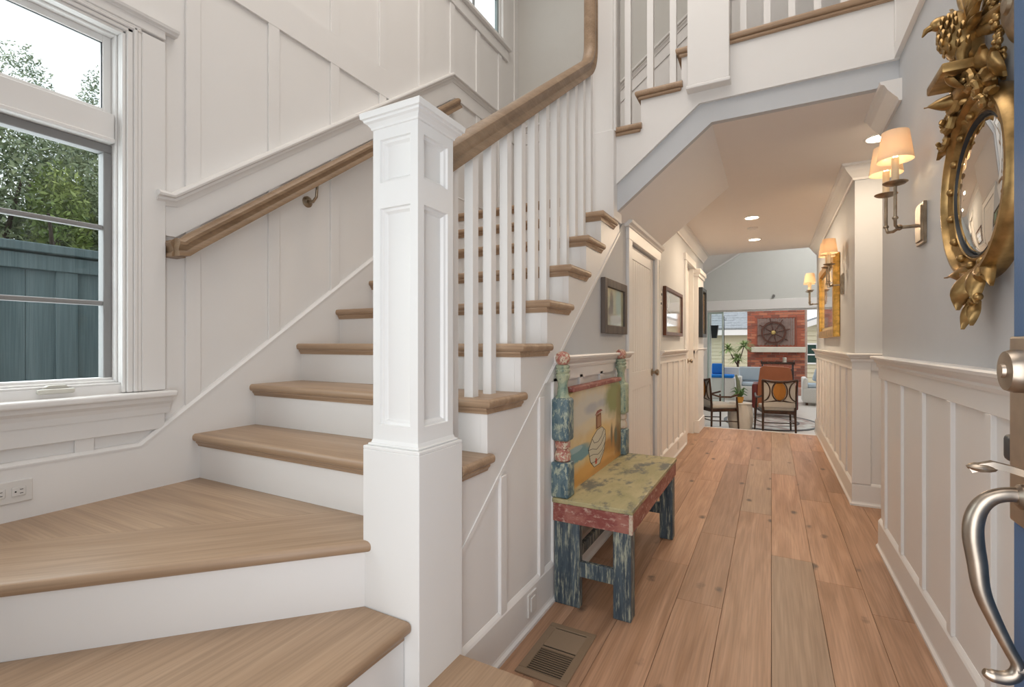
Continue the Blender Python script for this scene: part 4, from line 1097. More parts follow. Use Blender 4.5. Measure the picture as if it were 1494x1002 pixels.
# ============================================================ FRONT DOOR LEAF with hardware
fd = sempty('door_3', (.333, .06, 0))
DX = .31; DY = .962
obj('leaf', MB().box(DX, DX + .044, .06, DY, .01, 2.08, .002, 1), NAVY, fd)
PLATE = metal('pewter_plate', (.50, .43, .36), .38, .08)
obj('escutcheon', MB().box(DX - .006, DX + .001, .852, DY - .004, .885, 1.150, .003, 2), PLATE, fd)
dl = obj('deadbolt', MB().lathe([(.030, 0), (.030, -.012), (.027, -.020), (.012, -.021), (0, -.021)], (DX - .005, .912, 1.102), 26, 'x'), NICKEL, fd, smooth=True)
obj('keyway', MB().lathe([(.010, -.020), (.009, -.025), (0, -.025)], (DX - .005, .912, 1.102), 16, 'x'), PLATE, dl, smooth=True)
obj('thumb_latch', MB().sweep([(DX - .003, .905, .962), (DX - .022, .905, .968), (DX - .04, .905, .972), (DX - .052, .907, .967), (DX - .062, .909, .962)], [(-.007, -.0045), (.007, -.0045), (.007, .0045), (-.007, .0045)])
    .ball((DX - .050, .907, .966), (.017, .014, .0065), 2), NICKEL, fd, smooth=True)
HY = .90
hpts = [(DX - .004, HY, .932), (DX - .022, HY, .934), (DX - .040, HY, .928), (DX - .053, HY, .914), (DX - .060, HY, .893), (DX - .061, HY, .868), (DX - .057, HY, .835), (DX - .052, HY, .795), (DX - .038, HY, .755), (DX - .024, HY, .722), (DX - .016, HY, .704), (DX - .018, HY, .690), (DX - .028, HY, .682), (DX - .042, HY, .681), (DX - .050, HY, .684)]
hr = [.012, .0105, .0105, .0115, .0125, .0128, .0122, .0108, .009, .0078, .0078, .0088, .0092, .0088, .005]
obj('pull_handle', MB().pipe(hpts, [r_ * .93 for r_ in hr], 18).lathe([(.017, 0), (.017, -.010), (.012, -.014)], (DX - .004, HY, .932), 18, 'x').tube([(DX - .018, HY, .697), (DX + .001, HY, .700)], .008, 10), NICKEL, fd, smooth=True)
obj('latch_plate', MB().prism([(DX + .002, .967), (DX + .036, .967), (DX + .036, .998), (DX + .008, .998)], 'y', DY, DY + .004), BRONZE, fd)
obj('latch_bolt', MB().box(DX + .001, DX + .026, DY, DY + .045, .962, 1.003, .008, 3), BLACKM, fd, smooth=True)

# ============================================================ RECESSED LIGHTS
LENS = emis('downlight_glow', (1.0, .86, .66), 10)


def can(x, y, label, pw):
    t = thing('recessed_light', label, 'ceiling light', (x, y, ZC), 'recessed ceiling lights in the hall')
    obj('trim_ring', MB().lathe([(.062, 0), (.075, 0), (.075, -.004), (.062, -.008), (.06, 0)], (x, y, ZC), 28), WHITE, t, smooth=True)
    obj('lens', MB().lathe([(.06, -.001), (.06, -.004), (0, -.004)], (x, y, ZC), 28), LENS, t, smooth=True)
    d = bpy.data.lights.new('downlight', 'AREA'); d.shape = 'DISK'; d.size = .11; d.energy = pw; d.color = (1, .78, .55)
    o = bpy.data.objects.new('downlight', d); o.location = (x, y, ZC - .02); C.objects.link(o)


can(.575, 3.65, 'recessed ceiling light above the side opening, partly behind the near sconce shade', 8)
can(-.172, 5.36, 'recessed ceiling light in mid hall, nearer of the two along the centre', 12)
can(-.179, 6.5, 'recessed ceiling light at the far end of the hall ceiling', 12)
sd = thing('smoke_detector', 'small white ceiling disc between the two central hall lights', 'smoke detector', (-.18, 5.84, ZC))
obj('body', MB().lathe([(.05, 0), (.05, -.015), (.035, -.022), (0, -.022)], (-.18, 5.84, ZC), 20), PLW, sd, smooth=True)
obj('vent_ring', MB().lathe([(.036, -.0215), (.030, -.026), (0, -.026)], (-.18, 5.84, ZC), 20), PLW, sd, smooth=True)

# ============================================================ LIVING ROOM beyond the hall
ZL = -.19; YB = 11.5
PALE = paint('pale_stone_floor', (.62, .58, .53), .35, .01, .05, 3)
struct('floor_living', MB().box(-3.2, 3.2, 7.05, YB + .2, ZL - .1, ZL), PALE)
struct('trim_5', MB().box(XL, XR2, 7.035, 7.075, -.03, .001, .004, 1).box(XL - .1, XR2 + .1, 7.06, 7.08, ZL, -.02), WHITE)
struct('wall_hall_end', MB().box(-3.2, XL - .1, 7.05, YE, ZL, 3.9).box(XR2 + .3, 3.2, 7.05, YE, ZL, 3.9).box(XL - .1, XR2 + .3, YE - .1, YE, ZC + .06, 3.9), WALLB)
LW = paint('living_wall_paint', (.62, .63, .60), .6, .02, .02)
zg = lambda x: 2.687 + .605 * (x + 1.287)
OX0, OX1, OZ = -1.26, 2.4, 1.865
struct('wall_living_back', MB().prism([(-3.2, ZL), (OX0, ZL), (OX0, OZ), (OX1, OZ), (OX1, ZL), (3.2, ZL), (3.2, 3.95), (.8, 3.95), (-3.2, zg(-3.2))], 'y', YB, YB + .16), LW)
struct('ceiling_living', MB().prism([(-3.2, zg(-3.2)), (.8, 3.95), (3.2, 3.95), (3.2, 4.05), (.8, 4.05), (-3.2, zg(-3.2) + .1)], 'y', YE, YB + .2), CEIL)
struct('trim_6', MB().prism([(-3.2, zg(-3.2) - .03), (.8, zg(.8) - .03), (.8, zg(.8)), (-3.2, zg(-3.2))], 'y', YB - .03, YB), WHITE)
struct('trim_7', MB().box(OX0 - .12, OX1 + .1, YB - .03, YB, OZ, 2.075, .004, 1).box(OX0 - .12, OX0, YB - .03, YB + .16, ZL, OZ, .004, 1).box(OX0, OX1, YB, YB + .16, OZ - .03, OZ + .01), WHITE)
struct('wall_living_side', MB().box(-3.3, -3.2, 7.05, YB + .16, ZL, 3.0).box(3.2, 3.3, 7.05, YB + .16, ZL, 4.0), LW)
sp_ = thing('spotlight', 'tiny grey ceiling spotlight high on the far living room wall', 'spotlight', (.04, YB - .05, 2.14))
obj('body', MB().tube([(.04, YB - .01, 2.15), (.04, YB - .07, 2.13)], .028, 10), SASH, sp_, smooth=True)
w3 = sempty('window_3', (OX0, YB, ZL))
GG = paint('pale_green_frame', (.50, .60, .56), .4, 0, .03)
obj('sliding_panel', MB().box(OX0, OX0 + .035, YB + .02, YB + .07, ZL, OZ - .03, .003, 1).box(OX0 + .30, OX0 + .33, YB + .02, YB + .07, ZL, OZ - .03, .003, 1).box(OX0 + .03, OX0 + .30, YB + .02, YB + .07, OZ - .07, OZ - .03).box(OX0 + .03, OX0 + .30, YB + .02, YB + .07, ZL, ZL + .06), GG, w3)
obj('glass_pane', MB().box(OX0 + .03, OX0 + .30, YB + .04, YB + .046, ZL + .05, OZ - .06), GLASS, w3)

RUGM, n_, l_, b_n = nmat('round_rug')
tc = n_.new('ShaderNodeTexCoord'); ns = n_.new('ShaderNodeTexNoise'); ns.inputs['Scale'].default_value = 5; ns.inputs['Detail'].default_value = 6
r_ = n_.new('ShaderNodeValToRGB'); r_.color_ramp.elements[0].position = .4; r_.color_ramp.elements[1].position = .6
r_.color_ramp.elements[0].color = (.38, .30, .28, 1); r_.color_ramp.elements[1].color = (.60, .62, .60, 1)
l_.new(tc.outputs['Object'], ns.inputs['Vector']); l_.new(ns.outputs['Fac'], r_.inputs[0]); l_.new(r_.outputs[0], b_n.inputs['Base Color']); b_n.inputs['Roughness'].default_value = .9
rug = thing('round_rug', 'round pale patterned rug with a dark border under the living room chairs', 'rug', (-.02, 9.25, ZL))
MS = Matrix.Diagonal(Vector((.72, .92, 1, 1)))
obj('pile', MB().lathe([(.93, 0), (.93, .008), (0, .008)], (-.02, 9.25, ZL), 48, M=MS), RUGM, rug)
obj('border', MB().lathe([(.93, 0), (1.0, 0), (1.0, .010), (.93, .010), (.93, 0)], (-.02, 9.25, ZL), 48, M=MS), BLACKM, rug)
obj('inner_ring', MB().lathe([(.55, .008), (.60, .008), (.60, .0105), (.55, .0105), (.55, .008)], (-.02, 9.25, ZL), 48, M=MS), BLACKM, rug)

CW = wood('dark_chair_wood', (.035, .015, .008), (.09, .04, .02), 'z', .3)
UPH = paint('pale_upholstery', (.55, .50, .44), .9, .0, .06)
ORN = paint('ochre_medallion', (.42, .17, .03), .7, 0, .15)


def armchair(label, x, y, rot):
    """open-arm chair; local +Y is the way it faces, back at y=0"""
    t = thing('armchair', label, 'armchair', (x, y, ZL), 'dark wood armchairs')
    M_ = Matrix.Rotation(rot, 4, 'Z')
    def O(name, mb, mat, par=t, sm=True):
        bmesh.ops.transform(mb.bm, matrix=M_, verts=mb.bm.verts)
        return obj(name, mb, mat, par, smooth=sm, local=True)
    W = .215
    for s_ in (-1, 1):
        O('leg', MB().tube([(s_ * W, 0, 0), (s_ * (W - .005), .01, .30), (s_ * W, -.005, .55), (s_ * (W + .012), -.035, .80)], [.014, .017, .016, .014], 8), CW)
        O('leg', MB().tube([(s_ * (W + .035), .42, 0), (s_ * (W + .02), .41, .33), (s_ * (W + .01), .40, .52)], [.012, .016, .013], 8), CW)
        O('arm', MB().tube([(s_ * W, 0, .57), (s_ * (W + .03), .12, .53), (s_ * (W + .045), .28, .525), (s_ * (W + .03), .42, .56)], [.013, .014, .015, .014], 8), CW)
        O('stretcher', MB().tube([(s_ * W, .01, .17), (s_ * (W + .02), .41, .15)], .009, 6), CW)
    O('stretcher', MB().tube([(-W, .01, .17), (W, .01, .17)], .009, 6), CW)
    O('seat_frame', MB().box(-W, W, -.005, .43, .30, .345, .008, 2), CW, sm=False)
    O('seat', MB().box(-W + .01, W - .01, .01, .42, .345, .41, .02, 3), UPH)
    O('crest_rail', MB().tube([(-W - .015, -.035, .80), (-.10, -.03, .775), (0, -.03, .77), (.10, -.03, .775), (W + .015, -.035, .80)], [.014, .017, .018, .017, .014], 8), CW)
    O('lower_rail', MB().tube([(-W, -.005, .47), (0, -.01, .50), (W, -.005, .47)], .014, 8), CW)
    back = O('backrest', MB().box(-W + .01, W - .01, -.018, .0, .40, .77, .006, 2), UPH)
    O('medallion', MB().lathe([(.085, -.006), (.078, -.014), (0, -.018)], (0, -.016, .635), 28, 'y', M=Matrix.Diagonal(Vector((1, 1, 1.55, 1)))), ORN, t)
    for cx in (-.225, 0, .225):
        pts_ = [(cx + .10 * math.cos(a), -.024, .635 + .145 * math.sin(a)) for a in [k * PI / 14 for k in range(29)]]
        pts_ = [p for p in pts_ if abs(p[0]) < W - .004]
        if cx < 0: pts_ = [p for p in pts_]
        # keep the arc contiguous
        seg = []
        if cx == 0: seg = pts_
        else:
            seg = sorted(pts_, key=lambda p: p[2])
        O('tracery', MB().tube(seg, .009, 6), CW)
    return t


armchair('dark wood armchair with ochre oval medallion back, centred at the end of the hall', .10, 8.0, .2)
armchair('dark wood armchair seen side on at the left edge of the hall opening', -.92, 7.95, -.95)

STN = paint('white_ceramic', (.68, .62, .55), .6, .03, .06)
ds = thing('drum_stool', 'white fluted drum stool between the two dark armchairs', 'stool', (-.425, 8.25, ZL))
dm = MB(); nR = 14; nK = 48; rings = []
for i in range(nR):
    u = i / (nR - 1); z = ZL + .40 * u; rr = .175 - .045 * math.sin(PI * u) * -1 if False else .150 + .028 * math.sin(PI * u)
    ring = []
    for k in range(nK):
        a = 2 * PI * k / nK; rk = rr + .007 * math.cos(12 * a + 5 * u)
        ring.append(dm.bm.verts.new((-.425 + rk * math.cos(a), 8.25 + rk * math.sin(a), z)))
    rings.append(ring)
for i in range(nR - 1):
    for k in range(nK): dm.bm.faces.new([rings[i][k], rings[i][(k + 1) % nK], rings[i + 1][(k + 1) % nK], rings[i + 1][k]])
dm.bm.faces.new(rings[0]); dm.bm.faces.new(rings[-1])
obj('body', dm, STN, ds, smooth=True)
obj('top', MB().lathe([(.155, .205), (.165, .212), (.165, .222), (.158, .226), (0, .226)], (-.425, 8.25, 0), 32), STN, ds, smooth=True)
GRN = paint('plant_green', (.10, .20, .07), .6, 0, .3, 20)
GRN2 = paint('cactus_green', (.20, .24, .17), .7, 0, .3, 30)
pt = thing('potted_succulent', 'tall cactus and spiky leaves in a small orange pot on the white drum stool', 'potted plant', (-.43, 8.2, .227))
obj('pot', MB().lathe([(.040, .227), (.052, .27), (.058, .305), (.060, .318), (.052, .318), (.048, .300), (0, .300)], (-.43, 8.2, 0), 22), paint('orange_pot', (.62, .32, .06), .4, 0, .08), pt, smooth=True)
cm = MB(); rings = []
obj('stem', MB().tube([(-.43, 8.2, .30), (-.44, 8.2, .42), (-.455, 8.2, .55), (-.485, 8.2, .655)], [.025, .030, .028, .012], 8), GRN2, pt, smooth=True)
for k in range(13):
    a = 2 * PI * k / 13 + .2; r_ = .09 + .05 * (k % 3) / 2; zz = .34 + .03 * (k % 4)
    m = MB(); p0 = Vector((-.43, 8.2, .30)); p1 = Vector((-.43 + r_ * .6 * math.cos(a), 8.2 + r_ * .6 * math.sin(a), zz + .03)); p2 = Vector((-.43 + r_ * math.cos(a) * 1.2, 8.2 + r_ * math.sin(a) * 1.2, zz))
    m.tube([p0, p1, p2], [.010, .012, .002], 5)
    obj('leaf', m, GRN, pt, smooth=True)

LEA = paint('rust_leather', (.40, .13, .055), .45, .02, .18, 6)
bc = thing('leather_armchair', 'rust brown leather armchair facing the fireplace behind the dark armchair', 'armchair', (.05, 9.9, ZL))
obj('backrest', MB().prism([(-.235, -.02), (.335, -.02), (.345, .35), (.31, .66), (.27, .715), (-.13, .735), (-.18, .70), (-.215, .40)], 'y', 9.78, 9.90), LEA, bc)
obj('seat', MB().box(-.20, .30, 9.9, 10.4, .0, .22, .03, 3), LEA, bc)
for s_ in (-1, 1):
    xx = .05 + s_ * .31
    obj('arm', MB().box(xx - .055, xx + .055, 9.80, 10.4, -.04, .40, .03, 3), paint('oxblood_leather', (.20, .035, .03), .4, .0, .15), bc, smooth=True)
    for yy_ in (9.83, 10.36): obj('leg', MB().tube([(xx, yy_, ZL), (xx, yy_, -.03)], [.015, .022], 8), CW, bc)
tt = thing('tray_table', 'dark wood tray table beyond the rust leather armchair', 'table', (.10, 10.9, ZL))
obj('tray', MB().box(-.19, .40, 10.75, 11.1, .73, .75, .003, 1), CW, tt)
obj('rim', MB().box(-.19, -.175, 10.75, 11.1, .75, .80).box(.385, .40, 10.75, 11.1, .75, .80).box(-.175, .385, 10.75, 10.76, .75, .775).box(-.175, .385, 11.09, 11.1, .75, .775), CW, tt)
for x in (-.16, .37):
    for y in (10.78, 11.07): obj('leg', MB().tube([(x, y, ZL), (x, y, .735)], .014, 8), CW, tt)
cn = thing('white_candle', 'short white candle in a dish on the dark tray table', 'candle', (.23, 10.9, .75))
obj('dish', MB().lathe([(.02, .75), (.045, .758), (.05, .772), (.046, .772), (.03, .762), (0, .762)], (.23, 10.9, 0), 18), STN, cn, smooth=True)
obj('candle', MB().lathe([(.033, .762), (.033, .86), (.028, .865), (0, .86)], (.23, 10.9, 0), 18), paint('candle_wax', (.75, .72, .62), .5, 0, 0), cn, smooth=True)

# ============================================================ PATIO
ZP = -.25
TERR = paint('terracotta_paving', (.36, .20, .15), .7, .02, .12, 4)
struct('floor_patio', MB().box(-8, 8, YB + .2, 30, ZP - .1, ZP), PALE)
fpx0, fpx1, fpy = -.62, .872, 15.5
BR1 = paint('red_brick', (.33, .095, .055), .8, .05, .25, 7); BR2 = paint('dark_brick', (.22, .075, .05), .8, .05, .2, 7); BR3 = paint('orange_brick', (.42, .15, .085), .8, .05, .2, 7)
MORT = paint('mortar', (.38, .27, .22), .9, .03, .08)
fp = thing('brick_fireplace', 'red brick outdoor fireplace with a herringbone panel behind the ship wheel', 'fireplace', (.12, fpy, ZP))
obj('mortar_core', MB().box(fpx0 + .004, fpx1 - .004, fpy + .012, fpy + .7, ZP, 2.7).box(fpx0 + .004, fpx0 + .02, fpy + .004, fpy + .2, ZP, 2.7), MORT, fp)
meshes = []
bh, bw2 = .075, .205
for mt in (BR1, BR2, BR3):
    b = MB().box(.005, bw2 - .005, 0, .09, .005, bh - .005); me = bpy.data.meshes.new('brick'); bmesh.ops.recalc_face_normals(b.bm, faces=b.bm.faces); b.bm.to_mesh(me); b.bm.free(); me.materials.append(mt); meshes.append(me)
hmesh = []
for mt in (BR1, BR2, BR3):
    b = MB().box(.005, bw2 / 2 - .005, 0, .09, .005, bh - .005); me = bpy.data.meshes.new('half_brick'); bmesh.ops.recalc_face_normals(b.bm, faces=b.bm.faces); b.bm.to_mesh(me); b.bm.free(); me.materials.append(mt); hmesh.append(me)
px0, px1, pz0, pz1 = -.35, .60, 1.07, 1.86
nrow = 0
z = ZP + .02; row = 0; cnt = 0
fl_ = wloc(fp)
while z < 2.2:
    x = fpx0 - (bw2 / 2 if row % 2 else 0)
    xs = []
    x = fpx0
    seq = []
    if row % 2: seq.append((x, True)); x += bw2 / 2
    while x + bw2 <= fpx1 + .01: seq.append((x, False)); x += bw2
    if x + bw2 / 2 <= fpx1 + .02: seq.append((x, True))
    for (xx, half) in seq:
        w_ = bw2 / 2 if half else bw2
        if z + bh > pz0 + .02 and z < pz1 - .02 and xx + w_ > px0 + .05 and xx < px1 - .05: continue
        if cnt < 295:
            o = bpy.data.objects.new('brick', random.choice(hmesh if half else meshes)); C.objects.link(o); o.parent = fp
            o.location = Vector((xx, fpy - .004 * random.random(), z)) - fl_
            cnt += 1
    z += bh; row += 1
hb = MB()
for i in range(0, 24):
    for j in range(-2, 26):
        x = px0 + .02 + i * .046; zz = pz0 + j * .040; a = PI / 4 if i % 2 else -PI / 4
        hw, hh = .030, .0115; ca, sa = math.cos(a), math.sin(a)
        P4 = [(x + u * ca - v * sa, zz + u * sa + v * ca) for u, v in [(-hw, -hh), (hw, -hh), (hw, hh), (-hw, hh)]]
        if min(p[0] for p in P4) < px0 - .01 or max(p[0] for p in P4) > px1 + .01 or min(p[1] for p in P4) < pz0 - .01 or max(p[1] for p in P4) > pz1 + .01: continue
        hb.prism(P4, 'y', fpy - .014, fpy + .01)
obj('panel_backing', MB().box(px0 - .14, px1 + .16, fpy + .004, fpy + .02, pz0 - .05, pz1 + .03), BR1, fp)
obj('herringbone_bricks', hb, paint('grey_brown_brick', (.27, .20, .17), .8, .03, .35, 14), fp, stuff=True)
obj('panel_frame', MB().box(px0 - .02, px1 + .02, fpy - .02, fpy + .02, pz1, pz1 + .02).box(px0 - .02, px0, fpy - .02, fpy + .02, pz0, pz1).box(px1, px1 + .02, fpy - .02, fpy + .02, pz0, pz1), BR2, fp)
obj('firebox', MB().box(-.25, .50, fpy - .01, fpy + .02, ZP + .05, .42), DARK, fp)
obj('hearth', MB().box(fpx0 - .3, fpx1 + .3, fpy - .6, fpy, ZP, ZP + .18, .01, 1), TERR, fp)
mn = thing('mantel_shelf', 'pale stone mantel shelf across the brick fireplace', 'mantel', (.15, 15.4, .87))
obj('slab', MB().box(-.50, .82, 15.2, 15.5, .895, 1.045, .012, 2), paint('mantel_stone', (.55, .50, .41), .7, .03, .12, 8), mn)
obj('bracket', MB().box(-.44, -.36, 15.3, 15.5, .86, .90), BR2, mn); obj('bracket', MB().box(.66, .74, 15.3, 15.5, .86, .90), BR2, mn)
sw_ = thing('ship_wheel', 'wooden ship wheel with a brass hub hung above the mantel', 'ship wheel', (.05, 15.42, 1.45))
wc = (.05, 15.44, 1.45)
WW = wood('wheel_wood', (.05, .015, .008), (.11, .035, .018), 'x', .4)
obj('rim', MB().lathe([(.265, -.025), (.315, -.025), (.315, .020), (.265, .020), (.265, -.025)], wc, 40, 'y'), WW, sw_, smooth=True)
for k in range(8):
    a = 2 * PI * k / 8 + .22
    ca, sa = math.cos(a), math.sin(a)
    f_ = lambda r: (wc[0] + r * ca, wc[1] - .005, wc[2] + r * sa)
    obj('spoke', MB().tube([f_(.05), f_(.14), f_(.27), f_(.33), f_(.37), f_(.42)], [.013, .017, .012, .012, .018, .010], 8), WW, sw_, smooth=True)
obj('hub', MB().lathe([(0, -.06), (.05, -.055), (.062, -.03), (.062, .02), (0, .02)], wc, 24, 'y'), metal('brass_hub', (.75, .55, .22), .3, .15), sw_, smooth=True)

BLUE = paint('bright_blue_fabric', (.01, .17, .55), .85, 0, .08); PBL = paint('pale_blue_fabric', (.45, .53, .60), .9, 0, .04); WSO = paint('white_wicker', (.66, .64, .60), .8, .1, .08, 40)
bb_ = thing('patio_bench', 'low white built-in patio bench at the left with a bright blue seat pad', 'bench', (-1.1, 13.3, ZP))
obj('base', MB().box(-1.75, -.80, 13.05, 13.6, ZP, .285, .01, 1), WSO, bb_)
obj('backrest', MB().box(-1.75, -.55, 13.6, 13.72, ZP, .53, .01, 1), WSO, bb_)
obj('seat_pad', MB().box(-1.7, -.83, 13.02, 13.5, .285, .355, .02, 3), BLUE, bb_, smooth=True)
bc_ = thing('blue_cushion', 'bright blue cushion leaning on the white patio bench', 'cushion', (-1.2, 13.45, .355))
cu = MB().box(-1.36, -1.08, 13.38, 13.5, .357, .625, .035, 4); bmesh.ops.rotate(cu.bm, cent=(-1.2, 13.45, .36), matrix=Matrix.Rotation(-.15, 3, 'X'), verts=cu.bm.verts)
obj('cover', cu, BLUE, bc_, smooth=True); obj('piping', MB().tube([(-1.35, 13.375, .62), (-1.09, 13.375, .62)], .005, 6), BLUE, bc_)


def patio_sofa(label, x0, x1, y, back=True, side=0):
    t = thing('patio_sofa', label, 'sofa', ((x0 + x1) / 2, y, ZP))
    obj('base', MB().box(x0, x1, y, y + .7, ZP + .06, .14, .03, 3), WSO, t, smooth=True)
    obj('arm', MB().box(x0, x0 + .1, y, y + .7, .1, .36, .03, 3), WSO, t, smooth=True)
    obj('arm', MB().box(x1 - .1, x1, y, y + .7, .1, .36, .03, 3), WSO, t, smooth=True)
    if side == 0: obj('backrest', MB().prism([(y - .04, .10), (y + .08, .10), (y + .0, .56), (y - .10, .56)], 'x', x0 + .02, x1 - .02), WSO, t)
    obj('seat_pad', MB().box(x0 + .1, x1 - .1, y + .05, y + .65, .14, .22, .03, 3), PBL, t, smooth=True)
    for xx in (x0 + .08, x1 - .08):
        for yy in (y + .06, y + .62): obj('foot', MB().box(xx - .025, xx + .025, yy - .025, yy + .025, ZP, ZP + .07), CW, t)
    return t


t = patio_sofa('white patio sofa with pale blue back cushion left of the rust armchair', -.72, .15, 12.5, side=1)
c1 = thing('pale_blue_cushion', 'large pale blue back cushion on the patio sofa left of centre', 'cushion', (-.35, 12.85, .22))
cu = MB().box(-.70, -.12, 12.9, 13.05, .232, .57, .04, 3); bmesh.ops.rotate(cu.bm, cent=(-.4, 13, .2), matrix=Matrix.Rotation(-.2, 3, 'X'), verts=cu.bm.verts)
obj('cover', cu, PBL, c1, smooth=True); obj('piping', MB().tube([(-.68, 12.86, .56), (-.14, 12.86, .56)], .006, 6), WSO, c1)
t = patio_sofa('white rounded patio sofa at the right edge of the opening', .62, 1.5, 12.6, side=1)
c2 = thing('pale_blue_cushion', 'pale blue cushion standing on the right hand patio sofa', 'cushion', (.95, 12.9, .22))
cu = MB().box(.80, 1.2, 12.85, 12.97, .25, .54, .04, 3); bmesh.ops.rotate(cu.bm, cent=(1, 12.9, .22), matrix=Matrix.Rotation(.25, 3, 'Y'), verts=cu.bm.verts)
obj('cover', cu, PBL, c2, smooth=True); obj('piping', MB().tube([(.84, 12.84, .5), (1.2, 12.84, .5)], .006, 6), WSO, c2)

# patio post with tapered speaker
pp = thing('patio_post', 'slim white post outside at the left of the garden opening', 'post', (-1.28, 12.1, ZP))
obj('shaft', MB().box(-1.31, -1.24, 12.1, 12.17, ZP, 2.6, .003, 1), WHITE, pp); obj('base', MB().box(-1.325, -1.225, 12.085, 12.185, ZP, ZP + .12, .004, 1), WHITE, pp)
spk = thing('outdoor_speaker', 'dark tapered outdoor speaker hanging beside the white post', 'speaker', (-1.15, 12.0, 1.26))
obj('cabinet', MB().prism([(-1.235, 1.56), (-1.075, 1.56), (-1.11, 1.265), (-1.215, 1.265)], 'y', 11.95, 12.09), BLACKM, spk)
obj('grille', MB().prism([(-1.225, 1.55), (-1.085, 1.55), (-1.117, 1.275), (-1.207, 1.275)], 'y', 11.944, 11.952), paint('grille_dark', (.02, .025, .03), .7, .1, .2, 60), spk)
hk = thing('plant_hook', 'thin dark iron hook on the patio beyond the speaker', 'hook', (-.98, 12.3, 1.45))
obj('stem', MB().tube([(-.98, 12.3, ZP), (-.98, 12.3, 1.78)], .008, 6), BLACKM, hk); obj('hook', MB().tube([(-.98, 12.3, 1.70), (-.94, 12.3, 1.68), (-.94, 12.3, 1.73)], .006, 6), BLACKM, hk)

# potted palm
def spiky(t, c, n, L, w_, mat, seed=1):
    rr = random.Random(seed)
    for k in range(n):
        a = rr.uniform(0, 2 * PI); e = rr.uniform(-.5, 1.3); l = L * rr.uniform(.7, 1.1)
        d = Vector((math.cos(a) * math.cos(e), math.sin(a) * math.cos(e), math.sin(e)))
        s_ = Vector((-math.sin(a), math.cos(a), 0)) * w_
        m = MB(); p = Vector(c)
        q = [p + d * l * u + Vector((0, 0, -.35 * l * u * u)) for u in (0, .35, .7, 1)]
        ww = [.5, 1, .8, .05]
        vs = [(m.bm.verts.new(q[i] - s_ * ww[i]), m.bm.verts.new(q[i] + Vector((0, 0, .006)) ), m.bm.verts.new(q[i] + s_ * ww[i])) for i in range(4)]
        for i in range(3):
            m.bm.faces.new([vs[i][0], vs[i][1], vs[i + 1][1], vs[i + 1][0]]); m.bm.faces.new([vs[i][1], vs[i][2], vs[i + 1][2], vs[i + 1][1]])
        obj('leaf', m, mat, t)


LG = paint('yucca_green', (.26, .34, .13), .6, 0, .3, 6)
yp = thing('yucca_plant', 'leafy yucca with several heads in front of the yellow siding', 'plant', (-.80, 14.2, ZP))
obj('pot', MB().lathe([(.13, ZP), (.17, .0), (.18, .10), (.16, .10), (0, .08)], (-.80, 14.2, 0), 20), STN, yp, smooth=True)
obj('trunk', MB().tube([(-.80, 14.2, .05), (-.79, 14.2, .45), (-.80, 14.2, .70)], [.035, .03, .025], 8), CW, yp)
for dx, z1 in ((-.22, 1.0), (.16, 1.08), (0, .75)):
    obj('branch', MB().tube([(-.80, 14.2, .55), (-.80 + dx * .6, 14.2, (z1 + .6) / 2), (-.80 + dx, 14.2, z1)], .015, 6), CW, yp)
    spiky(yp, (-.80 + dx, 14.2, z1), 60, .26, .02, LG, seed=int(z1 * 100))

# neighbouring house at the left
SID = paint('cream_siding', (.60, .55, .40), .7, .02, .03); ROOF = paint('grey_shingle', (.30, .32, .34), .9, .1, .3, 10)
nh = thing('neighbour_house', 'cream clapboard house with grey shingle roof across the garden', 'house', (-2, 22, ZP))
obj('wall_core', MB().box(-7, .2, 22.05, 26, ZP, 1.7), SID, nh)
z = ZP; 
while z < 1.5:
    obj('siding_board', MB().prism([(22.05, z), (22.0, z), (22.03, z + .15), (22.05, z + .15)], 'x', -7, .2), SID, nh); z += .15
obj('fascia', MB().box(-7.3, .4, 21.55, 21.62, 1.48, 1.70), WHITE, nh)
obj('roof', MB().prism([(21.55, 1.70), (24.5, 3.3), (24.5, 3.36), (21.5, 1.76)], 'x', -7.3, .4), ROOF, nh)
shn = MB(); rr = random.Random(5)
for j in range(14):
    y = 21.5 + j * .21; zz = 1.76 + j * .21 * .533
    x = -7.3 + rr.random() * .2
    while x < .3:
        w_ = rr.uniform(.18, .34); t_ = rr.uniform(.01, .03)
        shn.prism([(y, zz + t_), (y + .23, zz + .125 + .005), (y + .23, zz + .125), (y, zz)], 'x', x + .006, min(.4, x + w_)); x += w_
obj('shingles', shn, ROOF, nh, stuff=True)
rh = thing('garden_house', 'cream house corner with sloping white fascia seen right of the brick fireplace', 'house', (1.6, 18.3, ZP))
obj('wall_core', MB().box(1.0, 4.5, 18.35, 20, ZP, 1.78), SID, rh)
for k in range(13): obj('siding_board', MB().prism([(18.35, ZP + k * .15), (18.3, ZP + k * .15), (18.33, ZP + k * .15 + .15), (18.35, ZP + k * .15 + .15)], 'x', 1.0, 4.5), SID, rh)
obj('fascia', MB().prism([(.9, 1.62), (4.6, 2.95), (4.6, 3.12), (.9, 1.80)], 'y', 18.0, 18.08), WHITE, rh)
obj('roof', MB().prism([(.9, 1.80), (4.6, 3.12), (4.6, 3.18), (.9, 1.86)], 'y', 18.0, 20), ROOF, rh)
obj('window_frame', MB().box(1.0, 1.3, 18.26, 18.31, 1.10, 1.15).box(1.0, 1.3, 18.26, 18.31, .76, .80).box(1.0, 1.3, 18.26, 18.31, .47, .52).box(1.0, 1.03, 18.26, 18.31, .5, 1.12).box(1.27, 1.3, 18.26, 18.31, .5, 1.12), WHITE, rh)
obj('window_glass', MB().box(1.02, 1.28, 18.275, 18.30, .5, 1.12), paint('dark_glass', (.03, .06, .05), .1, 0, .1), rh)
struct('trim_8', MB().box(-3.4, 3.4, YB + .16, YB + 1.2, 2.25, 2.4), WHITE)

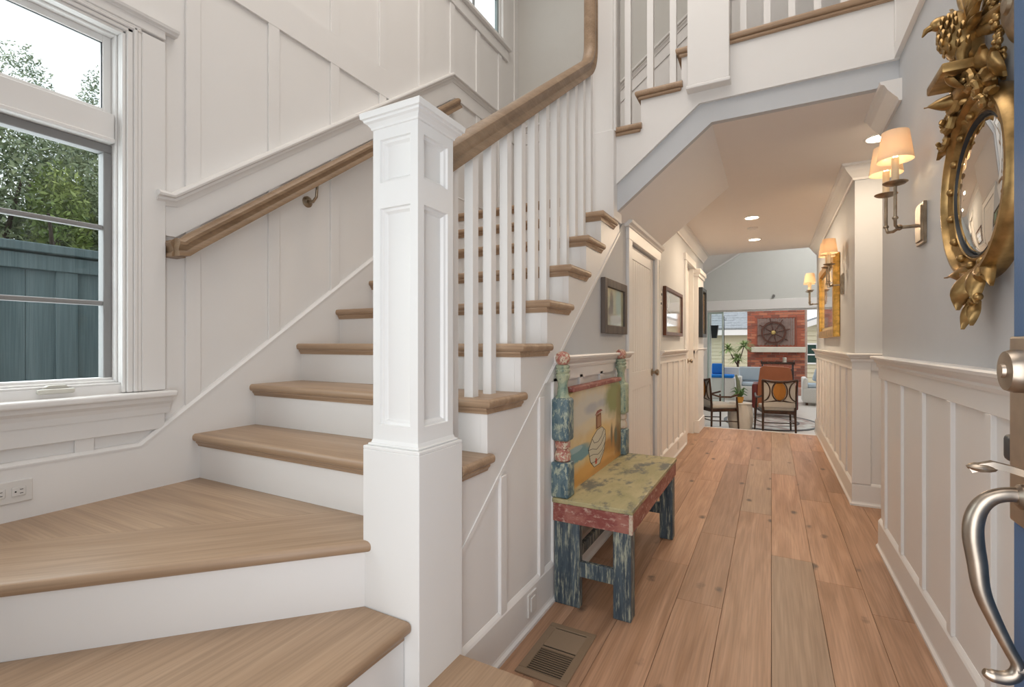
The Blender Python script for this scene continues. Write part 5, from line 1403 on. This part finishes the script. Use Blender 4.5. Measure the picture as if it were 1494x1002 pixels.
# ============================================================ SIDE YARD: fence and trees
FEN = wood('blue_grey_fence_paint', (.13, .185, .20), (.185, .245, .255), 'z', .7, 1.2, .10)
struct('ground_side_yard', MB().box(-30, XF - .18, -20, 20, -.3, -.1), paint('side_yard_soil', (.14, .12, .09), .9, .05, .2, 3))
fe_ = thing('board_fence', 'tall blue-grey painted board fence outside the left window', 'fence', (-4, 1, -.1))
y = -3.2
while y < 5.5:
    obj('fence_board', MB().box(-4.03, -4.008, y, y + .188, -.1, 1.66, .003, 1), FEN, fe_)
    obj('fence_batten', MB().box(-4.008, -3.988, y - .055, y + .055, -.1, 1.62, .003, 1), FEN, fe_) if int(round((y + 3.2) / .19)) % 2 == 0 else None
    y += .19
obj('fence_rail', MB().box(-4.01, -3.97, -3.2, 5.6, 1.595, 1.69, .004, 1), FEN, fe_)
obj('fence_cap', MB().box(-4.06, -3.94, -3.2, 5.6, 1.70, 1.755, .005, 1), FEN, fe_)


def leafmat(name, c1, c2):
    m, n, l, b = nmat(name); oi = n.new('ShaderNodeTexCoord'); ns = n.new('ShaderNodeTexNoise'); ns.inputs['Scale'].default_value = 3.5; ns.inputs['Detail'].default_value = 4
    l.new(oi.outputs['Object'], ns.inputs['Vector']); r = n.new('ShaderNodeValToRGB'); r.color_ramp.elements[0].position = .35; r.color_ramp.elements[1].position = .65
    r.color_ramp.elements[0].color = (*c1, 1); r.color_ramp.elements[1].color = (*c2, 1); l.new(ns.outputs['Fac'], r.inputs[0]); l.new(r.outputs[0], b.inputs['Base Color']); b.inputs['Roughness'].default_value = .6
    return m


def leafcloud(name, mat, parent, centers, radii, n, size, seed):
    rs = np.random.RandomState(seed)
    cs = np.array(centers); rd = np.array(radii)
    idx = rs.choice(len(cs), n, p=(rd.prod(1) ** .67) / (rd.prod(1) ** .67).sum())
    d = rs.normal(size=(n, 3)); d /= np.linalg.norm(d, axis=1)[:, None]
    rr_ = rs.uniform(.55, 1.05, n)[:, None]
    p = cs[idx] + d * rd[idx] * rr_ - np.array(wloc(parent))
    u = rs.normal(size=(n, 3)); u /= np.linalg.norm(u, axis=1)[:, None]
    v = np.cross(u, rs.normal(size=(n, 3))); v /= np.linalg.norm(v, axis=1)[:, None]
    s_ = rs.uniform(.6, 1.3, n)[:, None] * size
    V = np.stack([p - u * s_, p + v * s_ * .35, p + u * s_, p - v * s_ * .35], 1).reshape(-1, 3)
    F = np.arange(n * 4).reshape(-1, 4)
    me = bpy.data.meshes.new(name); me.from_pydata(V.tolist(), [], F.tolist()); me.materials.append(mat)
    o = bpy.data.objects.new(name, me); C.objects.link(o); o.parent = parent; o['kind'] = 'stuff'; return o


BARK = wood('bark', (.05, .035, .025), (.12, .09, .07), 'z', .9)
L1 = leafmat('foliage_dark_green', (.09, .14, .06), (.27, .31, .16)); L2 = leafmat('foliage_grey_green', (.16, .22, .14), (.38, .43, .28)); L3 = leafmat('foliage_bright_green', (.14, .22, .05), (.36, .42, .14))


def tree(label, x, y, h, blobs, mat, n, size, seed, inner=True):
    t = thing('garden_tree', label, 'tree', (x, y, -.1))
    obj('trunk', MB().tube([(x, y, -.1), (x + .05, y + .03, h * .4), (x - .04, y, h * .75)], [.09, .07, .03], 8), BARK, t)
    rr = random.Random(seed)
    for k in range(6):
        a = rr.uniform(0, 2 * PI); z0 = h * rr.uniform(.3, .6)
        obj('branch', MB().tube([(x, y, z0), (x + .3 * math.cos(a), y + .3 * math.sin(a), z0 + .3), (x + .55 * math.cos(a), y + .65 * math.sin(a), z0 + .75)], [.03, .02, .008], 6), BARK, t)
    leafcloud('foliage', mat, t, [b[:3] for b in blobs], [b[3:] for b in blobs], n, size, seed)
    return t


tree('dense dark green tree filling the view above the fence through the left window', -5.6, 1.4, 3.0, [(-5.6, .4, 2.1, .9, 1.0, 1.0), (-5.5, 1.5, 2.0, .8, .9, 1.05), (-5.7, 2.6, 2.0, .8, .9, 1.0), (-5.9, 1.0, 1.6, .6, 1.6, .9), (-5.9, 2.2, 1.4, .6, 1.4, .9), (-5.4, -.6, 2.0, .9, .9, 1.0)], L1, 70000, .030, 3)
tree('bright green young tree in front of the dark foliage, mid window', -4.9, 1.62, 2.6, [(-4.9, 1.62, 2.0, .22, .20, .55), (-4.9, 1.58, 1.5, .18, .18, .4)], L3, 4200, .028, 5)
tree('grey-green feathery tree whose top shows at the left of the transom', -7.4, 2.2, 4.0, [(-7.4, 2.05, 4.0, .5, .32, .45), (-7.5, 1.75, 3.7, .4, .3, .35), (-7.4, 2.4, 3.5, .5, .5, .5), (-7.6, 2.0, 2.6, 1.0, 1.4, 1.0), (-7.2, 1.4, 2.2, 1.0, 1.4, 1.0)], L2, 34000, .022, 9)
tree('grey-green tree whose airy top shows at the right of the transom', -7.6, 3.3, 4.2, [(-7.6, 2.98, 4.25, .4, .26, .45), (-7.6, 2.72, 3.75, .5, .30, .35), (-7.5, 2.4, 3.5, .4, .3, .3), (-7.6, 3.2, 3.6, .6, .6, .6), (-7.8, 3.3, 2.4, 1.0, 1.4, 1.2)], L2, 34000, .022, 12)
tree('dense hedge-like tree behind the others at the far end of the fence', -6.9, 3.9, 3.0, [(-6.9, 3.6, 2.2, .9, 1.0, 1.0), (-6.8, 4.6, 2.0, .9, .9, 1.0), (-6.8, 2.6, 1.9, .8, .9, 1.1), (-6.6, .9, 1.6, .8, 1.2, 1.2)], L1, 26000, .04, 14)
